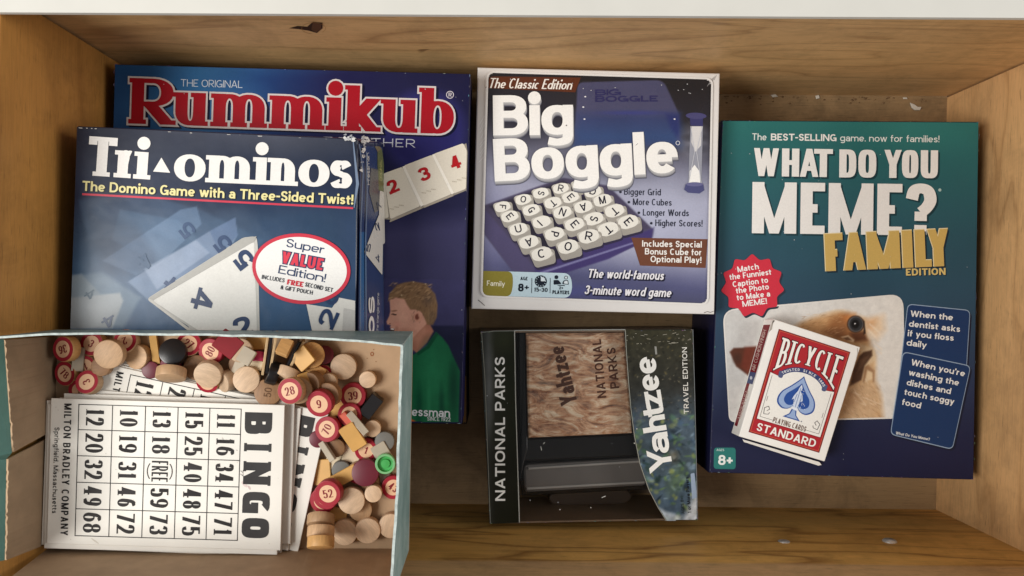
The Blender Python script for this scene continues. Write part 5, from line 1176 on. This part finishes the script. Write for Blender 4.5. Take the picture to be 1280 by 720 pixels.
for u, v, r in ((206, 600, 2.2), (203.5, 597, 1.9), (201, 595.5, 2.1), (204, 598.5, 1.6)): card('bingo_card', u, v, z, r, hid); z += CT + .0002
card('bingo_card', 208, 592.5, z, 1.7, 'top bingo card with full number grid and FREE space', printface(top_nums, '77', True))

# ------------------------------------------------------------------ bingo chips and odd tiles heaped in the carton
def chipwood(name, rgb, seed):
    m, nt, b = new_mat(name); v = mapping(nt, (3, 14, 3), loc=(seed, seed * 2, 0)); n = noise(nt, v, 60, 5, .6, .6); c = lin(rgb)
    oi = N(nt, 'ShaderNodeObjectInfo'); hs = N(nt, 'ShaderNodeHueSaturation'); mr = N(nt, 'ShaderNodeMapRange')
    nt.links.new(oi.outputs['Random'], mr.inputs[0]); mr.inputs[3].default_value = .74; mr.inputs[4].default_value = 1.08; nt.links.new(mr.outputs[0], hs.inputs['Value'])
    r = ramp(nt, n.outputs[0], [(.3, [x * .84 for x in c]), (.65, [min(1, x * 1.1) for x in c])]); nt.links.new(r.outputs[0], hs.inputs['Color'])
    nt.links.new(hs.outputs[0], b.inputs['Base Color']); b.inputs['Roughness'].default_value = .55; bump(nt, b, n.outputs[0], .12, .0005); return m
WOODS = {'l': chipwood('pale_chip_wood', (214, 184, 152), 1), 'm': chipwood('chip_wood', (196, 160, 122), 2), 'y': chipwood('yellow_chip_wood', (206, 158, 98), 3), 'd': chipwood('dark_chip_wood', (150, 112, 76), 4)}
M_RED = plain('red_chip_paint', (164, 40, 56), .45, .5, .08); M_BLACK = plain('black_chip_paint', (24, 22, 24), .28, .5, .1); M_MAR = plain('maroon_chip_paint', (104, 28, 46), .45, .5, .1)
M_OCH = plain('ochre_tile_card', (208, 162, 92), .5, .4, .08); M_CRM = plain('cream_tile_card', (218, 202, 172), .55, .4, .06); M_GREY = plain('grey_chip_card', (112, 112, 108), .6, .4, .12); M_GRYT = plain('grey_tile_card', (176, 166, 148), .6, .4, .1)
M_DKRED = plain('dark_red_card', (132, 22, 34), .4, .5, .1); M_PINK = plain('pink_plastic', (206, 60, 116), .35, .5, .06); M_GREEN = plain('green_plastic', (70, 170, 88), .3, .5, .06); M_GREEN2 = plain('pale_green_plastic', (122, 184, 128), .35, .5, .06)
M_ORG = plain('orange_red_card', (196, 82, 56), .5, .4, .1); M_EDGE = plain('card_edge', (196, 168, 128), .7, .3, .15, 200)
KZ = (H - .182) / F                                  # metres per photo pixel at the heap
placed = []
def rest(u, v, rad, hgt):
    p = P(u, v, .178); base = ZF + .0003
    for (x, y, r, top) in placed:
        d = math.hypot(u - x, v - y) * KZ
        if d < .74 * (r + rad): base = max(base, top)
    return base
def put(o, u, v, rad, hgt, rot, phi, th, zfix=None):
    hh = hgt * abs(math.cos(math.radians(th))) / 2 + rad * abs(math.sin(math.radians(th)))
    base = rest(u, v, rad, hgt) if zfix is None else ZF + zfix
    z = base + hh
    p = P(u, v, z); o.location = p
    ph = math.radians(phi)
    R = Matrix.Rotation(math.radians(th), 4, Vector((-math.sin(ph), math.cos(ph), 0))) @ Matrix.Rotation(math.radians(rot), 4, 'Z')
    o.rotation_euler = R.to_euler()
    flat = abs(math.cos(math.radians(th))) > .6
    placed.append((u, v, rad * (.92 if flat else .62), base + (hgt * .96 if flat else hh * 1.3)))
    return o
def disc(name, r, t, mat, hole=0):
    b = min(.0007, t * .2); h = t / 2
    return lathe(name, [(1e-5, -h), (r - b, -h), (r - b * .3, -h + b * .3), (r, -h + b), (r, h - b), (r - b * .3, h - b * .3), (r - b, h), (1e-5, h)], mat, None, 40)
T1 = .0064
def chip(u, v, rp, num, rot, phi, th, side, lb, z=None, cat='bingo chip'):
    r = rp * KZ; o = disc('bingo_chip', r, T1, WOODS[side] if side in WOODS else M_RED)
    a = Art(); R_ = 100; k = r / 100
    fn = lambda x, y, l: Vector((x * k, -y * k, T1 / 2 + 5e-5 + l * .5))
    a.ell(0, 0, 95, 95, (160, 36, 52), 1, 0, 40); a.ell(0, 0, 66, 66, (228, 186, 150), 2, 0, 36)
    wdt = {1: 36, 2: 76}[len(num)] if num else 0
    if num: text(a, num, (-wdt / 2, 30), (wdt / 2, 30), 62, (128, 26, 38), 3, .19, .09, serif=.08, ts=.06, gap=.08)
    a.build('printed_face', fn, M_SATIN, o)
    put(o, u, v, r, T1, rot, phi, th, z); return tag(o, lb, cat, 'red ringed number chips')
def blank(u, v, rp, side, phi, th, lb, z=None, t=T1, grp='plain wooden discs'):
    mt = {'K': M_BLACK, 'M': M_MAR, 'G': M_GREY}.get(side) or WOODS[side]
    o = disc('wooden_disc' if side in WOODS else 'painted_disc', rp * KZ, t, mt)
    put(o, u, v, rp * KZ, t, (u * 7 + v * 13) % 360, phi, th, z); return tag(o, lb, 'disc', grp)
def tile(u, v, w, h, rot, phi, th, mat, lb, z=None, t=.0022, name='small_tile', cat='tile'):
    a, b = w * KZ / 2, h * KZ / 2
    vs, fs = prism(rounded([(-a, -b), (a, -b), (a, b), (-a, b)], min(a, b) * .16, 3), -t / 2, t / 2, .0003, 1)
    o = mesh_obj(name, vs, fs, mat); put(o, u, v, (w + h) / 4 * KZ, t, rot, phi, th, z)
    return tag(o, lb, cat, 'loose card tiles')
# --- bottom of the heap first
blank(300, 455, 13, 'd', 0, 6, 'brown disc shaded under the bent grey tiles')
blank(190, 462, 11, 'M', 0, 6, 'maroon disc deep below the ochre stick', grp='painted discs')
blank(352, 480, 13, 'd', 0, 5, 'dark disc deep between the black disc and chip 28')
chip(404, 468, 13, '4', 40, 0, 8, 'm', 'red ringed chip between the yellow block and a small pale disc')
blank(425, 535, 12, 'K', 0, 6, 'black disc deep beneath the orange tile', grp='painted discs')
blank(398, 548, 11, 'M', 0, 6, 'maroon disc edge between chip 70 and the tilted card', grp='painted discs')
blank(463, 602, 12, 'd', 0, 6, 'shaded disc under the small pale disc near chip 43')
tile(416, 575, 16, 22, -30, 0, 5, M_CRM, 'cream tile end showing between grey and ochre tiles')
blank(247, 459, 16, 'd', 0, 8, 'shaded brown disc left of the 80 chip')  # tan disc made of dark wood, its shadow put into the colour
chip(112, 457, 14, '1', 200, 200, 10, 'm', 'half hidden number chip below the chip marked 3')
chip(104, 487, 16, '8', 180, 250, 14, 'm', 'red ringed chip half under the bingo cards near the left wall')
chip(112, 478, 15, '3', 120, 100, 12, 'm', 'red ringed chip just above the one tucked under the cards')
blank(128, 458, 12, 'd', 0, 5, 'dark disc glimpsed between the tilted card and the number chips')
chip(86, 466, 16, '78', -40, 190, 16, 'y', 'number chip 78 against the left wall')
tile(98, 449, 14, 30, -5, 0, 14, M_GRYT, 'grey card tile leaning right of chip 36')
chip(84, 436, 16, '36', 195, 180, 16, 'y', 'number chip 36 in the back left corner')
chip(159, 427, 15, '2', -160, 90, 12, 'm', 'number chip 2 behind the two plain discs')
chip(118, 430, 15.5, '3', -30, 120, 8, 'y', 'number chip 3 beside chip 36')
blank(138, 442, 18, 'm', 300, 6, 'large plain disc overlapping the chip marked 3')
blank(174, 446, 15.5, 'm', 180, 12, 'plain disc left of the upright ochre stick')
chip(237, 430, 15.5, '27', -35, 30, 12, 'm', 'number chip 27 right of the black disc')
blank(215, 456, 13, 'M', 270, 20, 'shiny dark brown disc resting against the black disc', grp='painted discs')
blank(217, 440, 16.5, 'K', 60, 14, 'round black disc above the upright wooden disc', grp='painted discs')
tile(194, 437, 37, 9, -82, 10, 14, M_OCH, 'ochre stick tile standing upright between discs', t=.004)
blank(214, 467, 18, 'm', 272, 66, 'thick wooden disc on edge below the black disc')
chip(261, 476, 14, '5', 20, 270, 24, 'y', 'red rimmed chip under the cream disc')
blank(261, 467, 17, 'l', 280, 18, 'cream disc tilted over a red rimmed chip')
chip(266, 438, 16.5, '80', 62, 225, 10, 'r', 'number chip 80 under the dark red card')
blank(283, 476, 13.5, 'l', 200, 40, 'pale disc tilted on edge above the tilted card')
blank(301, 438, 15, 'l', 30, 10, 'cream disc behind the bent grey tiles')
tile(285, 430, 30, 27, -38, 30, 10, M_DKRED, 'dark red card square lying on chip 80', t=.0014)
tile(298, 460, 15, 26, -30, 200, 24, M_GRYT, 'lower grey tile of the bent pair', t=.0016)
tile(308, 445, 20, 20, -28, 120, 20, M_GRYT, 'upper grey tile of the bent pair', t=.0016)
o = lathe('pink_cap', [(1e-5, -.003), (.0042, -.003), (.0045, .0022), (.0040, .003), (1e-5, .003)], M_PINK, None, 28); put(o, 324, 448, .0045, .006, 0, 270, 62); tag(o, 'bright pink plastic cap between tiles', 'cap')
tile(321, 429, 26, 17, 2, 90, 10, M_OCH, 'ochre tile at the back wall above the pink cap')
tile(319, 456, 20, 12, -12, 100, 10, M_CRM, 'cream tile end below the pink cap')
blank(309, 474, 16.5, 'l', 20, 6, 'pale disc just above the tilted card near the middle')
o = blank(336, 490, 17, 'd', 30, 6, 'old brown disc with faint embossed 50')
a = Art(); text(a, '50', (-34, 26), (34, 26), 52, (96, 66, 42), 1, .14, .09); kk_ = 17 * KZ / 100
a.build('embossed_number', lambda x, y, l: Vector((x * kk_, -y * kk_, T1 / 2 + 5e-5 + l)), M_SATIN, o)
blank(341, 466, 15, 'K', 160, 70, 'black disc on edge under the card tiles', grp='painted discs')
for i, (u, v, w, h, rt, ph, th, mt, lb) in enumerate(((332, 442, 52, 22, 82, 172, 76, M_EDGE, 'first of the brown card tiles standing on edge'), (337, 440, 52, 22, 80, 172, 76, M_BLACK, 'black card tile standing on edge among brown ones'), (342, 439, 50, 22, 78, 170, 76, M_EDGE, 'brown card tile on edge right of the black one'),
     (364, 446, 46, 22, 64, 154, 74, M_BLACK, 'dark card tile on edge beside the cream block'), (369, 445, 46, 22, 62, 152, 74, M_EDGE, 'brown card tile on edge closest to the ochre square'))):
    tile(u, v, w, h, rt, ph, th, mt, lb, z=.005, t=.0014)
tile(356, 434, 15, 21, -22, 60, 24, WOODS['y'], 'pale yellow block wedged among tiles on edge', t=.005, z=.022)
blank(405, 444, 12, 'M', 30, 20, 'small dark maroon disc at the back wall', grp='painted discs')
blank(389, 444, 16.5, 'y', 20, 16, 'ochre disc behind the diamond tile')
tile(379, 448, 25, 24, 40, 200, 16, M_OCH, 'ochre diamond tile leaning on a disc')
blank(361, 468, 15.5, 'l', 248, 68, 'wooden disc on edge above chip 28')
tile(395, 463, 24, 13, -28, 60, 20, WOODS['y'], 'yellow wooden block right of the diamond tile', t=.005)
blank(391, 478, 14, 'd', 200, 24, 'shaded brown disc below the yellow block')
tile(382, 478, 14, 24, 20, 30, 20, M_OCH, 'ochre tile standing behind chip 28')
blank(374, 488, 16, 'm', 20, 10, 'wooden disc directly under chip 28')
chip(365, 488, 16, '28', 14, 180, 8, 'm', 'number chip 28 leaning on a disc')
blank(411, 477, 11, 'l', 0, 4, 'small pale disc near the top of the heap')
blank(430, 458, 16.5, 'l', 0, 3, 'large pale disc alone on the carton floor')
tile(424, 511, 30, 16, 22, 0, 4, M_OCH, 'ochre tile under chips 39 and 9')
chip(438, 518, 15, '6', 160, 100, 8, 'r', 'red ringed chip under the orange tile')
blank(411, 493, 15.5, 'd', 200, 10, 'brown disc behind chip 9')
chip(401, 503, 16.5, '9', 8, 240, 12, 'r', 'number chip 9 tilted over a brown disc')
chip(442, 494, 16.5, '39', 8, 0, 3, 'r', 'number chip 39 beside a small disc')
blank(460, 474, 10.8, 'l', 0, 2, 'small pale disc right of the large one')
o = tile(464, 507, 17, 30, -38, 320, 6, M_BLACK, 'black plastic block beside chip 39', t=.008, name='black_block', cat='block'); 
blank(420, 559, 12, 'd', 0, 5, 'shaded brown disc below chip 70')
chip(411, 536, 16, '70', 66, 150, 10, 'r', 'number chip 70 right of the tilted card')
tile(409, 564, 10, 28, 34, 210, 30, M_GRYT, 'narrow grey tile leaning below chip 70')
chip(458, 561, 14.5, '1', -20, 320, 8, 'r', 'number chip 1 half under cream tiles')
blank(481, 551, 12.5, 'G', 0, 4, 'round grey disc near the end wall', grp='painted discs')
tile(477, 566, 20, 24, 30, 0, 4, M_GRYT, 'pale translucent looking tile under the green cap', t=.0014)
blank(466, 535, 10.8, 'l', 0, 6, 'small pale disc beside the long grey tile')
tile(440, 531, 10, 38, 40, 220, 16, M_ORG, 'orange red tile under the long grey tile')
tile(447, 529, 9, 34, 40, 40, 14, M_GREY if False else M_GRYT, 'long grey tile leaning on the orange one')
tile(440, 567, 22, 22, -15, 0, 6, M_CRM, 'cream square tile under the ochre one')
tile(441, 546, 21, 34, 32, 300, 10, M_OCH, 'ochre tile slanting across the heap by chip 70')
chip(448, 590, 14, '', 0, 0, 2, 'm', 'ringed chip almost hidden under the maroon disc')
blank(427, 587, 12, 'G', 0, 6, 'grey disc between two ochre tiles', grp='painted discs')
tile(403, 590, 23, 33, 4, 200, 8, M_OCH, 'upright ochre tile right of the white cards')
blank(457, 590, 17, 'M', 30, 6, 'large maroon disc left of the green cap', grp='painted discs')
tile(430, 596, 40, 17, 30, 250, 8, M_OCH, 'ochre tile leaning on the maroon disc')
tile(481, 594, 14, 16, 10, 0, 4, M_GRYT, 'little grey tile below the green cap')
o = lathe('green_cap', [(1e-5, -.002), (.0060, -.002), (.0062, .0022), (.0058, .0026), (.0048, .0026), (.0044, .0006), (.0028, .0004), (.0026, .0016), (1e-5, .0018)], None, None, 36, mats=[M_GREEN2, M_GREEN], midx=[0, 0, 0, 0, 1, 1, 1, 1]); put(o, 482, 579, .0058, .0046, 0, 0, 4); tag(o, 'round green plastic cap with sunken middle', 'cap')
chip(405, 624, 16.5, '', 0, 200, 6, 'r', 'red ringed chip underneath chip 52')
chip(409, 619, 16.5, '', 0, 200, 6, 'r', 'second red ringed chip sandwiched under chip 52')
chip(412, 615, 16.5, '52', 10, 220, 8, 'r', 'number chip 52 on top of its pile')
tile(419, 642, 30, 18, -12, 60, 8, M_OCH, 'ochre tile poking out below chip 52')
blank(451, 636, 14.5, 'm', 0, 5, 'plain disc under the big pale disc')
blank(440, 625, 16.5, 'l', 30, 4, 'pale disc right of chip 52')
blank(467, 616, 10.8, 'l', 0, 5, 'small pale disc right of the two overlapping ones')
chip(492, 608, 15, '43', -36, 30, 4, 'r', 'number chip 43 at the end wall')
tile(451, 661, 11, 28, 0, 20, 14, M_OCH, 'ochre tile trapped between two pale discs')
blank(432, 664, 16.5, 'l', 200, 5, 'pale disc left of the trapped ochre tile')
blank(460, 662, 16, 'l', 0, 5, 'pale disc right of the trapped ochre tile')
blank(489, 656, 15.5, 'l', 20, 4, 'pale disc touching the end wall near the front')
blank(401, 650, 17, 'm', 272, 58, 'upper of three discs standing on edge')
blank(401, 665, 16.5, 'm', 272, 62, 'middle of three discs standing on edge')
blank(401, 678, 16, 'y', 272, 64, 'lowest of three discs standing on edge')
